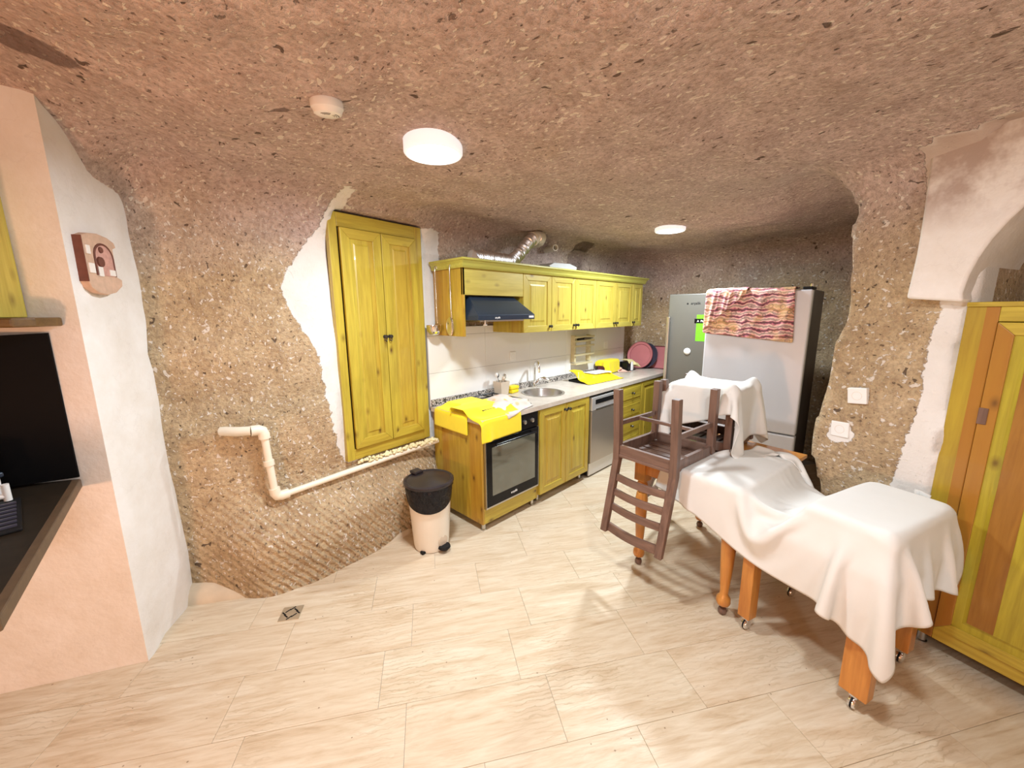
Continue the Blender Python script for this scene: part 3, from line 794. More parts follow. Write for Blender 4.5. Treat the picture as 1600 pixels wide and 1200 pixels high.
# ------------------------------------------------------------------ wall units
YU = 2.30; ZU0, ZU1 = 1.442, 1.935
hu = thing('hood_cabinet', 'pine wall unit enclosing the cooker hood', 'cabinet')
MB().box(1.830, 1.850, YU - .02, 2.638, ZU0, ZU1).build('side_panel', 'pine_side', hu, bevel=.002)
MB().box(2.455, 2.471, YU, 2.638, ZU0, ZU1).build('side_panel', 'pine_v', hu, bevel=.002)
MB().box(1.830, 2.471, YU - .02, YU, 1.742, ZU1).build('fascia', 'pine_paleh', hu, bevel=.003)
MB().box(1.850, 2.455, YU, 2.638, 1.80, 1.816).build('shelf', 'pine_h', hu)
def wall_unit(x0, x1, nd, label, knobs):
    u = thing('wall_cabinet', label, 'cabinet', group='pine wall units over the worktop')
    MB().box(x0, x1, YU, 2.638, ZU0, ZU1).build('carcass', 'pine_pale', u)
    w_ = (x1 - x0) / nd
    for i in range(nd):
        a, b = x0 + i * w_ + .002, x0 + (i + 1) * w_ - .002
        k = knobs[i]; door(u, a, b, ZU0, ZU1 - .002, YU, .02, min(.055, w_ * .22), ((a + .022) if k == 'l' else (b - .022), ZU0 + .045), 'pine_pale', 'pine_paleh')
    return u
wall_unit(2.473, 2.848, 1, 'single-door pine wall cabinet right beside the cooker hood', 'r')
wall_unit(2.850, 3.582, 2, 'double-door pine wall cabinet above the sink, middle of the row', 'rl')
wall_unit(3.584, 4.350, 2, 'double-door pine wall cabinet toward the far end of the row', 'rl')
wall_unit(4.352, 4.595, 1, 'narrow single-door pine wall cabinet ending the row by the trays', 'l')
cn = MB()
cprof = [(0.0, 0.0), (-.020, .0), (-.030, .014), (-.034, .03), (-.050, .048), (-.062, .052), (-.062, .066), (0.0, .066)]
fr = [(p[0], p[1] + ZU1 - .004) for p in cprof]
cn.v += [(1.830 + p[0] * .6, 2.638, p[1]) for p in fr] + [(1.830 + p[0] * .6, YU - .02 + p[0], p[1]) for p in fr] + [(4.60 - p[0] * .4, YU - .02 + p[0], p[1]) for p in fr] + [(4.60 - p[0] * .4, 2.638, p[1]) for p in fr]
nn = len(fr)
for i in range(3):
    for k in range(nn): cn.f.append((i * nn + k, i * nn + (k + 1) % nn, (i + 1) * nn + (k + 1) % nn, (i + 1) * nn + k))
cn.f += [tuple(range(nn)), tuple(3 * nn + k for k in range(nn))]
cn.add([(1.83, YU, ZU1 + .058), (4.6, YU, ZU1 + .058), (4.6, 2.638, ZU1 + .058), (1.83, 2.638, ZU1 + .058)], [(0, 1, 2, 3)])
tag(cn.build('cornice', 'pine_green', bevel=.002), 'greenish moulded wooden cornice along the top of the wall units', 'cornice')

hd = thing('cooker_hood', 'dark blue-grey slanted cooker hood under the wall unit', 'cooker hood')
hm = MB(); a, b = 1.858, 2.447
hm.add([(a, 2.15, 1.560), (b + .02, 2.15, 1.560), (b + .02, 2.15, 1.598), (a, 2.15, 1.598), (a + .05, YU + .01, 1.735), (b - .06, YU + .01, 1.735),
        (a, 2.60, 1.560), (b + .0, 2.60, 1.560), (a + .05, 2.60, 1.735), (b - .06, 2.60, 1.735)],
       [(0, 1, 2, 3), (3, 2, 5, 4), (0, 3, 4, 8, 6), (1, 7, 9, 5, 2), (4, 5, 9, 8), (0, 6, 7, 1), (6, 8, 9, 7)])
hm.build('canopy', 'hood', hd, bevel=.003)
MB().box(a + .06, b - .06, 2.20, 2.55, 1.548, 1.561).build('filter', 'steel', hd)
MB().box(b - .05, b + .005, 2.1475, 2.151, 1.572, 1.588).build('badge', 'white_pl', hd)
MB().tube([(1.96, 2.19, 1.56), (1.96, 2.19, 1.525)], .006, 8).tube([(1.945, 2.19, 1.525), (1.975, 2.19, 1.525)], .006, 8).build('pull_switch', 'white_pl', hd, smooth=50)
text('wordmark', 'arçelik', .020, 'white_pl', hd, (2.05, 2.1495, 1.577), (PI / 2, 0, 0))

# utensils hanging at the side of the wall unit
def utensil(name, x, y, zt, L, bowl, label, mat):
    u = thing(name, label, 'utensil', (x, y, zt - L), group=None)
    MB().tube([(.012, 0, L - .012), (.010, 0, L), (.0, 0, L + .006), (-.006, 0, L - .004), (-.007, 0, L - .05), (-.004, 0, .10), (0, 0, .062)], [.0045, .0045, .0045, .005, .005, .006, .007], 8).build('handle', mat, u, smooth=60)
    if bowl == 'ladle':
        MB().lathe([(.002, -.048), (.036, -.042), (.055, -.014), (.058, .028), (.056, .028), (.051, -.012), (.034, -.038), (.001, -.043)], 20, (-.035, 0, .02), caps=False).build('cup', mat, u, smooth=60)
    else:
        m = MB().lathe([(.001, .004), (.030, .008), (.046, .017), (.047, .019), (.030, .011), (.001, .007)], 20, (0, 0, 0), 'x', caps=False)
        m.v = [(p[0] + .0, p[1], p[2] * 1.45) for p in m.v]
        m.build('bowl', mat, u, smooth=60)
    return u
utensil('ladle', 1.800, 2.56, 1.955, .48, 'ladle', 'steel ladle hanging beside the tall cupboard', 'chrome')
utensil('serving_spoon', 1.812, 2.395, 1.955, .44, 'spoon', 'long-handled steel spoon hanging on the pine side of the wall unit', 'chrome')

# ------------------------------------------------------------------ ducts above the wall units
dc = thing('flexible_duct', 'crinkled aluminium flexible duct on top of the wall units', 'duct')
ctr = []
for t in np.linspace(0, 1, 120):
    x = 2.08 + .78 * t; y = 2.47 - .0 * t
    z = 2.045 + .235 * float(sstep(.52, 1.0, t)); ctr.append((x, y, z))
MB().tube(ctr, [.052 + .006 * math.sin(i * 1.75) + .003 * math.sin(i * .7) for i in range(120)], 18).build('foil_hose', 'alu', dc, smooth=40)
MB().add([(2.02, 2.41, 1.995), (2.12, 2.38, 1.995), (2.13, 2.50, 1.995), (2.06, 2.42, 2.09)], [(0, 1, 3), (1, 2, 3), (2, 0, 3), (0, 2, 1)]).build('torn_end', 'alu', dc)
pp_ = thing('vent_pipe', 'cream plastic vent elbow leading into the rock', 'pipe')
MB().tube([(2.80, 2.47, 2.262), (2.86, 2.475, 2.285), (2.93, 2.49, 2.29), (2.99, 2.55, 2.285), (3.01, 2.62, 2.28), (3.01, 2.74, 2.28)], .058, 20).build('elbow', 'pvc', pp_, smooth=50)
MB().tube([(2.795, 2.47, 2.26), (2.815, 2.471, 2.267)], .063, 20).build('collar', 'pvc', pp_, smooth=50)
ps = MB().tube([(3.20, 2.52, 2.235), (3.22, 2.56, 2.235), (3.26, 2.74, 2.235)], .030, 18, False).tube([(3.20, 2.52, 2.235), (3.22, 2.56, 2.235), (3.26, 2.74, 2.235)], .024, 18, False)
ps.add(ps.ring((3.20, 2.52, 2.235), (.4, .9, 0), .030, 18) + ps.ring((3.20, 2.52, 2.235), (.4, .9, 0), .024, 18), [(i, (i + 1) % 18, 18 + (i + 1) % 18, 18 + i) for i in range(18)])
tag(ps.build('pipe_stub', 'pvc', smooth=50), 'small open cream pipe end sticking out of the rock by the duct', 'pipe')
wb = MB().prism([(0, 0), (.40, 0), (.42, .055), (.30, .08), (.05, .07), (-.02, .04)], 2.40, 2.58)
wb.v = [(p[0] + 2.98, p[1], p[2] + 1.999) for p in wb.v]
tag(wb.build('packet', 'greywhite', bevel=.006), 'pale grey packet lying on top of the cornice', 'packet')

# ------------------------------------------------------------------ backsplash fittings
def socket(x, label):
    s_ = thing('wall_socket', label, 'socket', (x, 2.640, 1.20))
    MB().box(-.042, .042, -.010, 0, -.042, .042).build('plate', 'white_pl', s_, bevel=.004)
    MB().lathe([(.024, .010), (.022, .0105), (.020, .006), (.001, .006)], 18, (0, 0, 0), 'y', caps=False).build('well', 'cream_pl', s_, smooth=40)
    for dx in (-.009, .009): MB().lathe([(.003, .0062), (.001, .0064)], 8, (dx, 0, 0), 'y').build('pin_hole', 'blackmat', s_)
    return s_
socket(2.705, 'white wall socket on the tiles left of the tap'); socket(4.39, 'white wall socket on the tiles near the red trays')
rk = thing('wall_rack', 'pale wooden utensil rack fixed to the tiles behind the yellow bag', 'rack', (3.62, 2.640, 1.02))
for z in (.10, .20, .255, .30): MB().box(0, .40, -.075, -.055, z, z + .022).build('rail', 'rackwood', rk, bevel=.002)
for x in (.03, .33): MB().box(x, x + .025, -.055, 0, .03, .33).build('upright', 'rackwood', rk, bevel=.002)
MB().box(.03, .36, -.08, 0, .0, .018).build('shelf', 'rackwood', rk, bevel=.002)
kn_ = thing('kitchen_knife', 'black-handled knife laid across the wall rack', 'knife', (3.68, 2.57, 1.298))
MB().tube([(0, 0, .01), (.11, -.005, .012)], .012, 8).build('handle', 'blackmat', kn_, smooth=50)
MB().add([(.11, -.004, 0), (.31, -.004, .012), (.31, -.004, .018), (.11, -.004, .030), (.11, -.006, 0), (.31, -.006, .012), (.31, -.006, .018), (.11, -.006, .030)], [(0, 1, 2, 3), (7, 6, 5, 4), (0, 4, 5, 1), (3, 2, 6, 7), (1, 5, 6, 2)]).build('blade', 'steel', kn_)

# ------------------------------------------------------------------ small things on the worktop
cp = thing('utensil_pot', 'square beige pot full of utensils behind the hob', 'pot', (2.47, 2.555, .871))
def tub(n, x0, z0, x1, z1, t, parent, mat):
    m = MB(); R = [(x0, z0), (x1, z1), (x1 - t, z1), (x0 - t, z0 + t)]
    for hw, z in R: m.v += [(-hw, -hw, z), (hw, -hw, z), (hw, hw, z), (-hw, hw, z)]
    for i in range(3):
        for k in range(4): m.f.append((i * 4 + k, i * 4 + (k + 1) % 4, (i + 1) * 4 + (k + 1) % 4, (i + 1) * 4 + k))
    m.f += [(3, 2, 1, 0), (12, 13, 14, 15)]; return m.build(n, mat, parent, bevel=.003)
tub('body', .045, .0, .055, .125, .004, cp, 'beige_pl')
for i, (dx, dy, tx, ty, L, mt) in enumerate(((-.02, 0, -.05, .01, .20, 'white_pl'), (.0, .02, -.03, .02, .19, 'blackmat'), (.015, -.01, .03, -.01, .17, 'chrome'), (.02, .015, .05, .01, .18, 'chrome'), (-.01, -.02, .0, -.03, .165, 'beige_pl'))):
    u = MB().tube([(dx, dy, .01), ((dx + tx) / 2, (dy + ty) / 2, L * .6), (tx, ty, L - .03)], .004, 6).lathe([(.002, L - .04), (.014, L - .03), (.017, L - .012), (.010, L), (.001, L + .002)], 10, (tx, ty, 0))
    o = u.build(['spatula', 'whisk', 'table_spoon', 'fork', 'brush'][i], mt, None, smooth=50); o.location = (2.47, 2.555, .876)
    tag(o, ['white spatula standing in the beige pot', 'black-tipped utensil standing in the beige pot', 'shiny spoon standing in the beige pot, right of centre', 'shiny fork leaning right in the beige pot', 'short beige brush standing in the beige pot'][i], 'utensil', 'utensils in the beige pot')
for i, z in enumerate((.871, .906)):
    s_ = MB().box(-.055, .055, -.038, .038, 0, .033).build('sponge', 'yellow_b', bevel=.010); s_.location = (2.605, 2.545, z); s_.rotation_euler = (0, 0, .15 - .2 * i)
    tag(s_, ['yellow sponge at the bottom of the pair beside the beige pot', 'yellow sponge on top of the pair beside the beige pot'][i], 'sponge', 'yellow sponges by the tap')

# trays leaning in the corner
def disc_tray(name, r, loc, tilt, label, mat, rim):
    t = thing(name, label, 'tray', loc, rot=(0, tilt, 0))
    MB().lathe([(.001, .0), (r * .80, .0), (r * .84, .010), (r, .018), (r, .023), (r * .83, .016), (r * .79, .006), (.001, .006)], 40, (0, 0, r), 'x', caps=False).build('plate', mat, t, smooth=40)
    MB().tube([(-.02, r * math.cos(a_), r + r * math.sin(a_)) for a_ in np.linspace(0, 2 * PI, 49)], .0045, 6, False).build('rim', rim, t, smooth=60)
    MB().tube([(-.008, r * .81 * math.cos(a_), r + r * .81 * math.sin(a_)) for a_ in np.linspace(0, 2 * PI, 49)], .003, 6, False).build('inner_rim', rim, t, smooth=60)
disc_tray('round_tray', .175, (4.86, 2.42, .873), math.radians(14), 'round red tray leaning in the corner of the worktop', 'red_tray', 'red_rim')
disc_tray('dark_round_tray', .165, (4.915, 2.37, .873), math.radians(14), 'dark blue round tray behind the round red tray', 'navy', 'navy')
rt_ = thing('rectangular_tray', 'red rectangular tray leaning on the rock beside the fridge', 'tray', (5.00, 2.22, .873), rot=(0, math.radians(12), 0))
MB().box(-.008, .0, -.20, .20, 0, .29).build('plate', 'red_tray', rt_, bevel=.003)
rp = [(-.012, -.20, 0), (-.012, .20, 0), (-.012, .20, .29), (-.012, -.20, .29), (-.012, -.20, 0)]
MB().tube(rp, .007, 8).build('rim', 'red_rim', rt_, smooth=50)

# ------------------------------------------------------------------ cloth draping (position based, against boxes)
def drape(org, ax, ay, nx, ny, h, z, boxes, steps=140, iters=14, seed=1, bend=.25, planes=(), rumple=0.0, fric=.25, mg=.006):
    r = np.random.default_rng(seed)
    I, J = np.meshgrid(np.arange(nx), np.arange(ny), indexing='ij')
    p = np.zeros((nx, ny, 3))
    p[..., 0] = org[0] + ax[0] * I * h + ay[0] * J * h
    p[..., 1] = org[1] + ax[1] * I * h + ay[1] * J * h
    p[..., 2] = z + r.uniform(-.002, .002, (nx, ny)) + rumple * np.sin(I * .5 + J * .23) * np.cos(J * .41)
    q = p.copy(); g = -9.8 * (1 / 75) ** 2
    cons = []
    def grp(di, dj, L, k):
        for par in (0, 1):
            i0 = np.arange(nx - max(di, 0)); j0 = np.arange(max(0, -dj), ny - max(dj, 0))
            if di: i0 = i0[(i0 // di) % 2 == par]
            else: j0 = j0[((j0 - j0[0]) // abs(dj)) % 2 == par] if len(j0) else j0
            if len(i0) and len(j0): cons.append((np.ix_(i0, j0), np.ix_(i0 + di, j0 + dj), L, k))
    grp(1, 0, h, 1.0); grp(0, 1, h, 1.0); grp(1, 1, h * 1.41421, .6); grp(1, -1, h * 1.41421, .6); grp(2, 0, 2 * h, bend); grp(0, 2, 2 * h, bend)
    B = []
    for (cx, cy, rz, hx, hy, z0, z1) in boxes: B.append((cx, cy, math.cos(rz), math.sin(rz), hx, hy, z0, z1))
    for s_ in range(steps):
        v = (p - q) * .975; v = np.clip(v, -.02, .02); q = p.copy(); p = p + v; p[..., 2] += g
        for it in range(iters):
            for (a, b, L, k) in cons:
                d = p[b] - p[a]; ln = np.sqrt((d * d).sum(-1, keepdims=True)) + 1e-9
                c = d * ((ln - L) / ln) * (.5 * k); p[a] = p[a] + c; p[b] = p[b] - c
            if it % 3 == 2 or it == iters - 1:
                for (cx, cy, c_, s2, hx, hy, z0, z1) in B:
                    dx, dy = p[..., 0] - cx, p[..., 1] - cy
                    lx, ly = dx * c_ + dy * s2, -dx * s2 + dy * c_
                    px, py = hx + mg - np.abs(lx), hy + mg - np.abs(ly); pz = z1 + mg - p[..., 2]; pb = p[..., 2] - z0
                    ins = (px > 0) & (py > 0) & (pz > 0) & (pb > 0)
                    if not ins.any(): continue
                    mn = np.minimum(np.minimum(px, py), pz)
                    top = ins & ((mn == pz) | ((pz < .05) & (np.minimum(px, py) > mg + .008))); sxm = ins & ~top & (mn == px); sym = ins & ~top & ~sxm
                    p[..., 2] = np.where(top, z1 + mg, p[..., 2])
                    lx2 = np.where(sxm, np.sign(lx) * (hx + mg), lx); ly2 = np.where(sym, np.sign(ly) * (hy + mg), ly)
                    p[..., 0] = np.where(ins, cx + lx2 * c_ - ly2 * s2, p[..., 0]); p[..., 1] = np.where(ins, cy + lx2 * s2 + ly2 * c_, p[..., 1])
                    tp = top[..., None]
                    p[..., :2] = np.where(tp, q[..., :2] + (p[..., :2] - q[..., :2]) * fric, p[..., :2])
                    if it == iters - 1:
                        q[ins] = p[ins] - (p[ins] - q[ins]) * .25
                for pl in planes:
                    n0, n1, dd_ = pl[:3]; sd = p[..., 0] * n0 + p[..., 1] * n1 - dd_; m_ = sd < mg
                    if len(pl) > 3: m_ = m_ & (p[..., 2] < pl[3]); sd = np.maximum(sd, -.012)
                    p[..., 0] = np.where(m_, p[..., 0] + n0 * (mg - sd), p[..., 0]); p[..., 1] = np.where(m_, p[..., 1] + n1 * (mg - sd), p[..., 1])
        p[..., 2] = np.maximum(p[..., 2], .01)
    return p
def cloth_obj(name, p, mat, thick=.003, sub=1):
    nx, ny, _ = p.shape; m = MB()
    m.v = [tuple(v) for v in p.reshape(-1, 3)]
    m.f = [(i * ny + j, (i + 1) * ny + j, (i + 1) * ny + j + 1, i * ny + j + 1) for i in range(nx - 1) for j in range(ny - 1)]
    o = m.build(name, mat, smooth=180)
    if sub: sd = o.modifiers.new('sub', 'SUBSURF'); sd.levels = sub; sd.render_levels = sub
    so = o.modifiers.new('thick', 'SOLIDIFY'); so.thickness = thick; so.offset = 0
    return o

WT = (3.40, 2.326, 0, 1.645, .314, .5, .870)
HOB = (2.10, 2.33, 0, .25, .22, .87, .908)
pt = drape((1.615, 2.18), (1, -.06), (.06, 1), 27, 24, .018, .93, [WT, HOB], 110, 10, 2)
tag(cloth_obj('towel', pt, 'yellow'), 'bright yellow towel hanging over the worktop end next to the tall cupboard', 'towel', 'yellow towels on the hob')
pt2 = drape((1.745, 1.86), (1, .05), (-.05, 1), 24, 30, .018, .945, [WT, HOB, (1.87, 2.26, 0, .25, .08, .87, .915)], 110, 10, 3)
tag(cloth_obj('towel', pt2, 'yellow'), 'bright yellow towel hanging over the front edge above the oven', 'towel', 'yellow towels on the hob')
pf = drape((1.99, 1.955), (1, .22), (-.18, 1), 22, 24, .0175, .98, [WT, HOB, (2.17, 2.26, .3, .07, .05, .87, .945), (2.08, 2.15, .1, .05, .03, .87, .93), (2.27, 2.12, .6, .03, .05, .87, .92)], 110, 10, 4, rumple=.012)
tag(cloth_obj('floral_cloth', pf, 'floral'), 'crumpled pale floral cloth lying on the hob beside the yellow towel', 'cloth')

# tray with yellow bag and papers
tb = thing('black_tray', 'shallow black tray under the yellow bag on the worktop', 'tray', (3.70, 2.36, .871), math.radians(-4))
MB().box(-.27, .27, -.13, .13, 0, .006).box(-.27, .27, -.13, -.124, .006, .022).box(-.27, .27, .124, .13, .006, .022).box(-.27, -.264, -.13, .13, .006, .022).box(.264, .27, -.13, .13, .006, .022).build('pan', 'blackmat', tb)
pb_ = drape((3.40, 2.20), (1, -.07), (.07, 1), 37, 20, .0175, 1.02, [WT, (3.70, 2.36, -.07, .27, .13, .87, .895), (3.50, 2.46, .2, .05, .06, .87, .985), (3.78, 2.38, 0, .19, .09, .87, .935)], 110, 10, 5, bend=.5, rumple=.008)
tag(cloth_obj('yellow_bag', pb_, 'yellow_b', .002), 'rumpled yellow plastic bag spread over the black tray', 'bag')
pw = drape((3.62, 2.29), (1, -.1), (.1, 1), 18, 11, .0175, 1.04, [(3.78, 2.38, 0, .21, .11, .87, .946)], 40, 10, 6, bend=.6)
tag(cloth_obj('paper_sheet', pw, 'paper', .002), 'crumpled white printed paper on the yellow bag', 'paper')
ts = thing('toaster', 'dark appliance hidden under a yellow cloth by the wall', 'appliance', (4.28, 2.53, .871))
MB().box(-.15, .15, -.06, .06, .008, .155).build('body', 'red_rim', ts, bevel=.015)
for x in (-.12, .12): MB().box(x - .02, x + .02, -.05, .05, 0, .01).build('foot', 'rubber', ts)
pc = drape((4.07, 2.33), (1, 0), (0, 1), 22, 18, .0175, 1.05, [WT, (4.28, 2.53, 0, .152, .064, .87, 1.028), (4.2, 2.83, 0, 1, .195, .8, 1.6)], 80, 10, 7)
tag(cloth_obj('yellow_cloth', pc, 'yellow'), 'yellow cloth draped over the appliance by the wall', 'cloth')
pk = drape((4.36, 2.36), (.94, -.3), (.3, .94), 12, 13, .0175, 1.06, [WT, (4.28, 2.53, 0, .16, .072, .87, 1.034), (4.2, 2.83, 0, 1, .195, .8, 1.6)], 70, 10, 8)
tag(cloth_obj('pink_cloth', pk, 'pink_c'), 'small pale pink cloth hanging off the covered appliance', 'cloth')
kt = thing('coffee_machine', 'small black and white appliance in front of the red trays', 'appliance', (4.58, 2.44, .871), .1)
MB().box(-.10, .0, -.06, .06, .006, .12).build('body', 'black', kt, bevel=.012)
MB().lathe([(.044, .006), (.046, .05), (.040, .105), (.026, .122)], 18, (.03, -.03, 0)).build('jug', 'white_pl', kt, smooth=40)
MB().box(.05, .14, -.045, .05, .006, .07).build('base_block', 'fridge_dk', kt, bevel=.012)
MB().box(-.10, .15, -.065, .06, 0, .008).build('foot_plate', 'blackmat', kt)
pcr = drape((4.50, 2.36), (.96, -.12), (.12, .96), 18, 10, .0175, 1.08, [(4.56, 2.46, .1, .10, .07, .87, 1.005), (4.70, 2.42, 0, .05, .06, .87, .955)], 45, 10, 9, bend=.6)
tag(cloth_obj('cream_cloth', pcr, 'cream_c'), 'cream-yellow cloth lying over the black and white appliance', 'cloth')

# ------------------------------------------------------------------ pvc drain pipe and foam on the rock wall
pv_ = thing('drain_pipe', 'cream plastic drain pipe bending down and along the rock wall', 'pipe')
MB().tube([(.38, 2.66, .972), (.44, 2.585, .972), (.50, 2.565, .968)], .026, 14).build('stub', 'pvc', pv_, smooth=50)
MB().tube([(.50, 2.563, .966), (.535, 2.560, .966), (.553, 2.558, .957), (.560, 2.557, .935), (.560, 2.557, .91)], .030, 14).build('elbow', 'pvc', pv_, smooth=50)
MB().tube([(.560, 2.557, .93), (.578, 2.550, .56)], .020, 14).build('vertical_pipe', 'pvc', pv_, smooth=50)
MB().tube([(.566, 2.555, .775), (.568, 2.554, .745)], .028, 14).build('joint', 'pvc', pv_, smooth=50)
MB().tube([(.577, 2.551, .60), (.579, 2.550, .565), (.588, 2.549, .548), (.61, 2.548, .543), (.65, 2.547, .545)], .029, 14).build('elbow', 'pvc', pv_, smooth=50)
MB().tube([(.62, 2.547, .543), (1.20, 2.555, .575), (1.752, 2.56, .604)], .019, 14).build('horizontal_pipe', 'pvc', pv_, smooth=50)
fo_ = MB(); rf = random.Random(3)
for i in range(150):
    t = i / 150; x = 1.10 + .64 * t; z = .602 + .016 * t + rf.uniform(-.006, .014); r_ = rf.uniform(.010, .020) * (.6 + .55 * t)
    fo_.lathe([(r_ * .1, -r_ * .6), (r_ * .8, -r_ * .4), (r_, 0), (r_ * .7, r_ * .5), (r_ * .1, r_ * rf.uniform(.5, 1.1))], 7, (x, 2.558 + rf.uniform(-.018, .02), z))
tag(fo_.build('foam_bead', 'foam', smooth=70), 'lumpy yellowish foam bead above the pipe under the tall cupboard', 'foam')
# ------------------------------------------------------------------ pedal bin
bn = thing('pedal_bin', 'cream pedal bin with black bag and dark lid beside the oven cabinet', 'bin', (1.42, 2.20, 0), math.radians(5))
def ov(rx, ry, z, n=32): return [(rx * math.cos(2 * PI * i / n), ry * math.sin(2 * PI * i / n), z) for i in range(n)]
def loft(rings, caps=True):
    m = MB(); n = len(rings[0])
    for R in rings: m.v += R
    for i in range(len(rings) - 1):
        for k in range(n): m.f.append((i * n + k, i * n + (k + 1) % n, (i + 1) * n + (k + 1) % n, (i + 1) * n + k))
    if caps: m.f += [tuple(range(n - 1, -1, -1)), tuple((len(rings) - 1) * n + k for k in range(n))]
    return m
loft([ov(.118, .118, .004), ov(.121, .121, .02), ov(.123, .123, .035), ov(.150, .150, .46)]).build('body', 'cream_pl', bn, smooth=40)
R = []
for j, z in enumerate((.475, .46, .43, .39, .345)):
    ring = []
    for i in range(48):
        a_ = 2 * PI * i / 48
        drop = .42 + .58 * max(-.6, math.cos(a_ + 2.24)) ** 1
        zz = .478 - (.478 - z) * (.35 + .95 * drop)
        rr_ = max(.152, .164 + .006 * math.sin(j * 1.1) - .003 * j + .004 * math.sin(a_ * 13 + j * 1.7) + .003 * math.sin(a_ * 7 - j))
        ring.append((rr_ * math.cos(a_), rr_ * math.sin(a_), zz))
    R.append(ring)
loft(R, False).build('bin_bag', 'bag', bn, smooth=60)
lid = loft([ov(.168, .168, .474), ov(.172, .172, .482), ov(.170, .170, .494), ov(.158, .158, .500), ov(.148, .148, .494), ov(.10, .10, .503), ov(.05, .05, .508), ov(.005, .005, .510)]).build('lid', 'greypl', bn, smooth=40)
MB().box(-.035, .035, .10, .172, .50, .522).build('hinge', 'greypl', lid, bevel=.008)
loft([[(.03 * math.cos(t) + .0, -.128 + .04 * math.sin(t) * .9, .016) for t in np.linspace(0, 2 * PI, 16, False)], [(.045 * math.cos(t), -.135 + .04 * math.sin(t), .03) for t in np.linspace(0, 2 * PI, 16, False)], [(.04 * math.cos(t), -.135 + .035 * math.sin(t), .045) for t in np.linspace(0, 2 * PI, 16, False)]]).build('pedal', 'rubber', bn, smooth=40)
MB().lathe([(.038, .0), (.038, .004), (.001, .006)], 20, (.0, -.1225, .075), 'y', caps=False).build('pedal_recess', 'beige_pl', bn, smooth=40)
MB().box(-.128, -.06, -.06, -.03, 0, .02).build('foot', 'rubber', bn, bevel=.004)
mk = MB()
for (a_, z, L, t, tz) in ((-1.50, .345, .028, .003, .25), (-1.48, .320, .020, .003, -.5), (-1.40, .370, .020, .003, 1.2), (-1.39, .352, .007, .006, 0), (-1.34, .358, .026, .003, .3), (-1.27, .362, .022, .003, 0)):
    rad = .123 + (.150 - .123) * (z - .035) / .425 + .0006
    c_ = Vector((rad * math.cos(a_), rad * math.sin(a_), z)); tu = Vector((-math.sin(a_), math.cos(a_), 0)); dn = (Vector((0, 0, 1)) * math.cos(tz) + tu * math.sin(tz)); sd_ = dn.cross(Vector((math.cos(a_), math.sin(a_), 0))).normalized()
    mk.add([c_ - dn * L / 2 - sd_ * t / 2, c_ - dn * L / 2 + sd_ * t / 2, c_ + dn * L / 2 + sd_ * t / 2, c_ + dn * L / 2 - sd_ * t / 2], [(0, 1, 2, 3)])
mk.build('worn_print', 'blackmat', bn)

# floor drain
fd = thing('floor_drain', 'small square metal floor drain near the rock wall', 'drain', (.505, 2.205, 0), FA)
MB().box(-.052, .052, -.052, .052, -.002, .003).build('plate', plain('drain_metal', (.50, .42, .30), .45, .6, .2), fd, bevel=.001)
for i, (x, y, a_) in enumerate(((-.02, .02, .8), (.02, .02, -.8), (-.02, -.02, -.8), (.02, -.02, .8), (0, .035, .8), (0, -.035, .8), (.035, 0, -.8), (-.035, 0, -.8))):
    MB().box(-.016, .016, -.0035, .0035, .0025, .0036).build('slot', 'blackmat', fd, loc=(x, y, 0), rot=(0, 0, a_))

# ------------------------------------------------------------------ fridges
f1 = thing('tall_fridge', 'dark steel fridge with green sticker standing behind the pale one', 'fridge', (4.205, 1.785, 0), -PI / 2)
MB().box(0, .60, .065, .66, .03, 1.785).build('body', 'fridge_side', f1, bevel=.005)
fd1 = MB().box(.002, .598, 0, .062, .68, 1.785).build('door', 'fridge_dk', f1, bevel=.008)
fd2 = MB().box(.002, .598, 0, .062, .06, .672).build('freezer_door', 'fridge_dk', f1, bevel=.008)
for zb, zt, dd_ in ((.80, 1.555, fd1), (.25, .62, fd2)):
    MB().box(.004, .034, -.045, -.018, zb, zt).box(.006, .030, -.02, .002, zb + .03, zb + .06).box(.006, .030, -.02, .002, zt - .06, zt - .03).build('handle', 'steel', dd_, bevel=.005)
text('wordmark', 'arçelik', .036, 'blackmat', fd1, (.275, -.001, 1.688), (PI / 2, 0, 0), bold=.0004)
MB().lathe([(.009, 0), (.008, .002), (.001, .0025)], 16, (.195, 0, 1.686), 'y').build('logo_dot', 'blackmat', fd1)
MB().box(.295, .40, -.0012, .0005, 1.31, 1.575).build('sticker', 'green_st', fd1)
lb_ = MB().box(.275, .40, -.0022, -.001, 1.490, 1.535).build('black_label', 'black', fd1)
text('label_print', 'A  Plus', .028, 'white_pl', lb_, (.34, -.0024, 1.511), (PI / 2, 0, 0), depth=.0003, bold=.0003)
for x in (.05, .55): MB().box(x - .03, x + .03, .08, .62, 0, .032).build('foot', 'rubber', f1)
mg_ = MB().lathe([(.034, 0), (.034, .006), (.028, .012), (.012, .018), (.001, .019)], 24, (0, 0, 0), 'y').build('fridge_magnet', 'white_pl', smooth=40, loc=(4.203, 1.56, 1.20), rot=(0, 0, -PI / 2))
tag(mg_, 'small round pale blue-white knob stuck on the dark fridge door', 'magnet')
f2 = thing('wide_fridge', 'pale silver fridge with patterned cloth hanging over its top', 'fridge', (3.60, 1.20, 0), -PI / 2)
MB().box(.004, .715, .07, .59, .03, 1.765).build('body', 'fridge_side', f2, bevel=.005)
e1 = MB().box(0, .717, 0, .066, .66, 1.762).build('door', 'fridge_lt', f2, bevel=.010)
MB().box(0, .717, 0, .066, .06, .652).build('freezer_door', 'fridge_lt', f2, bevel=.010)
hc = MB().box(.650, .712, .02, .20, 1.765, 1.785).build('hinge_cover', 'blackmat', f2, bevel=.006)
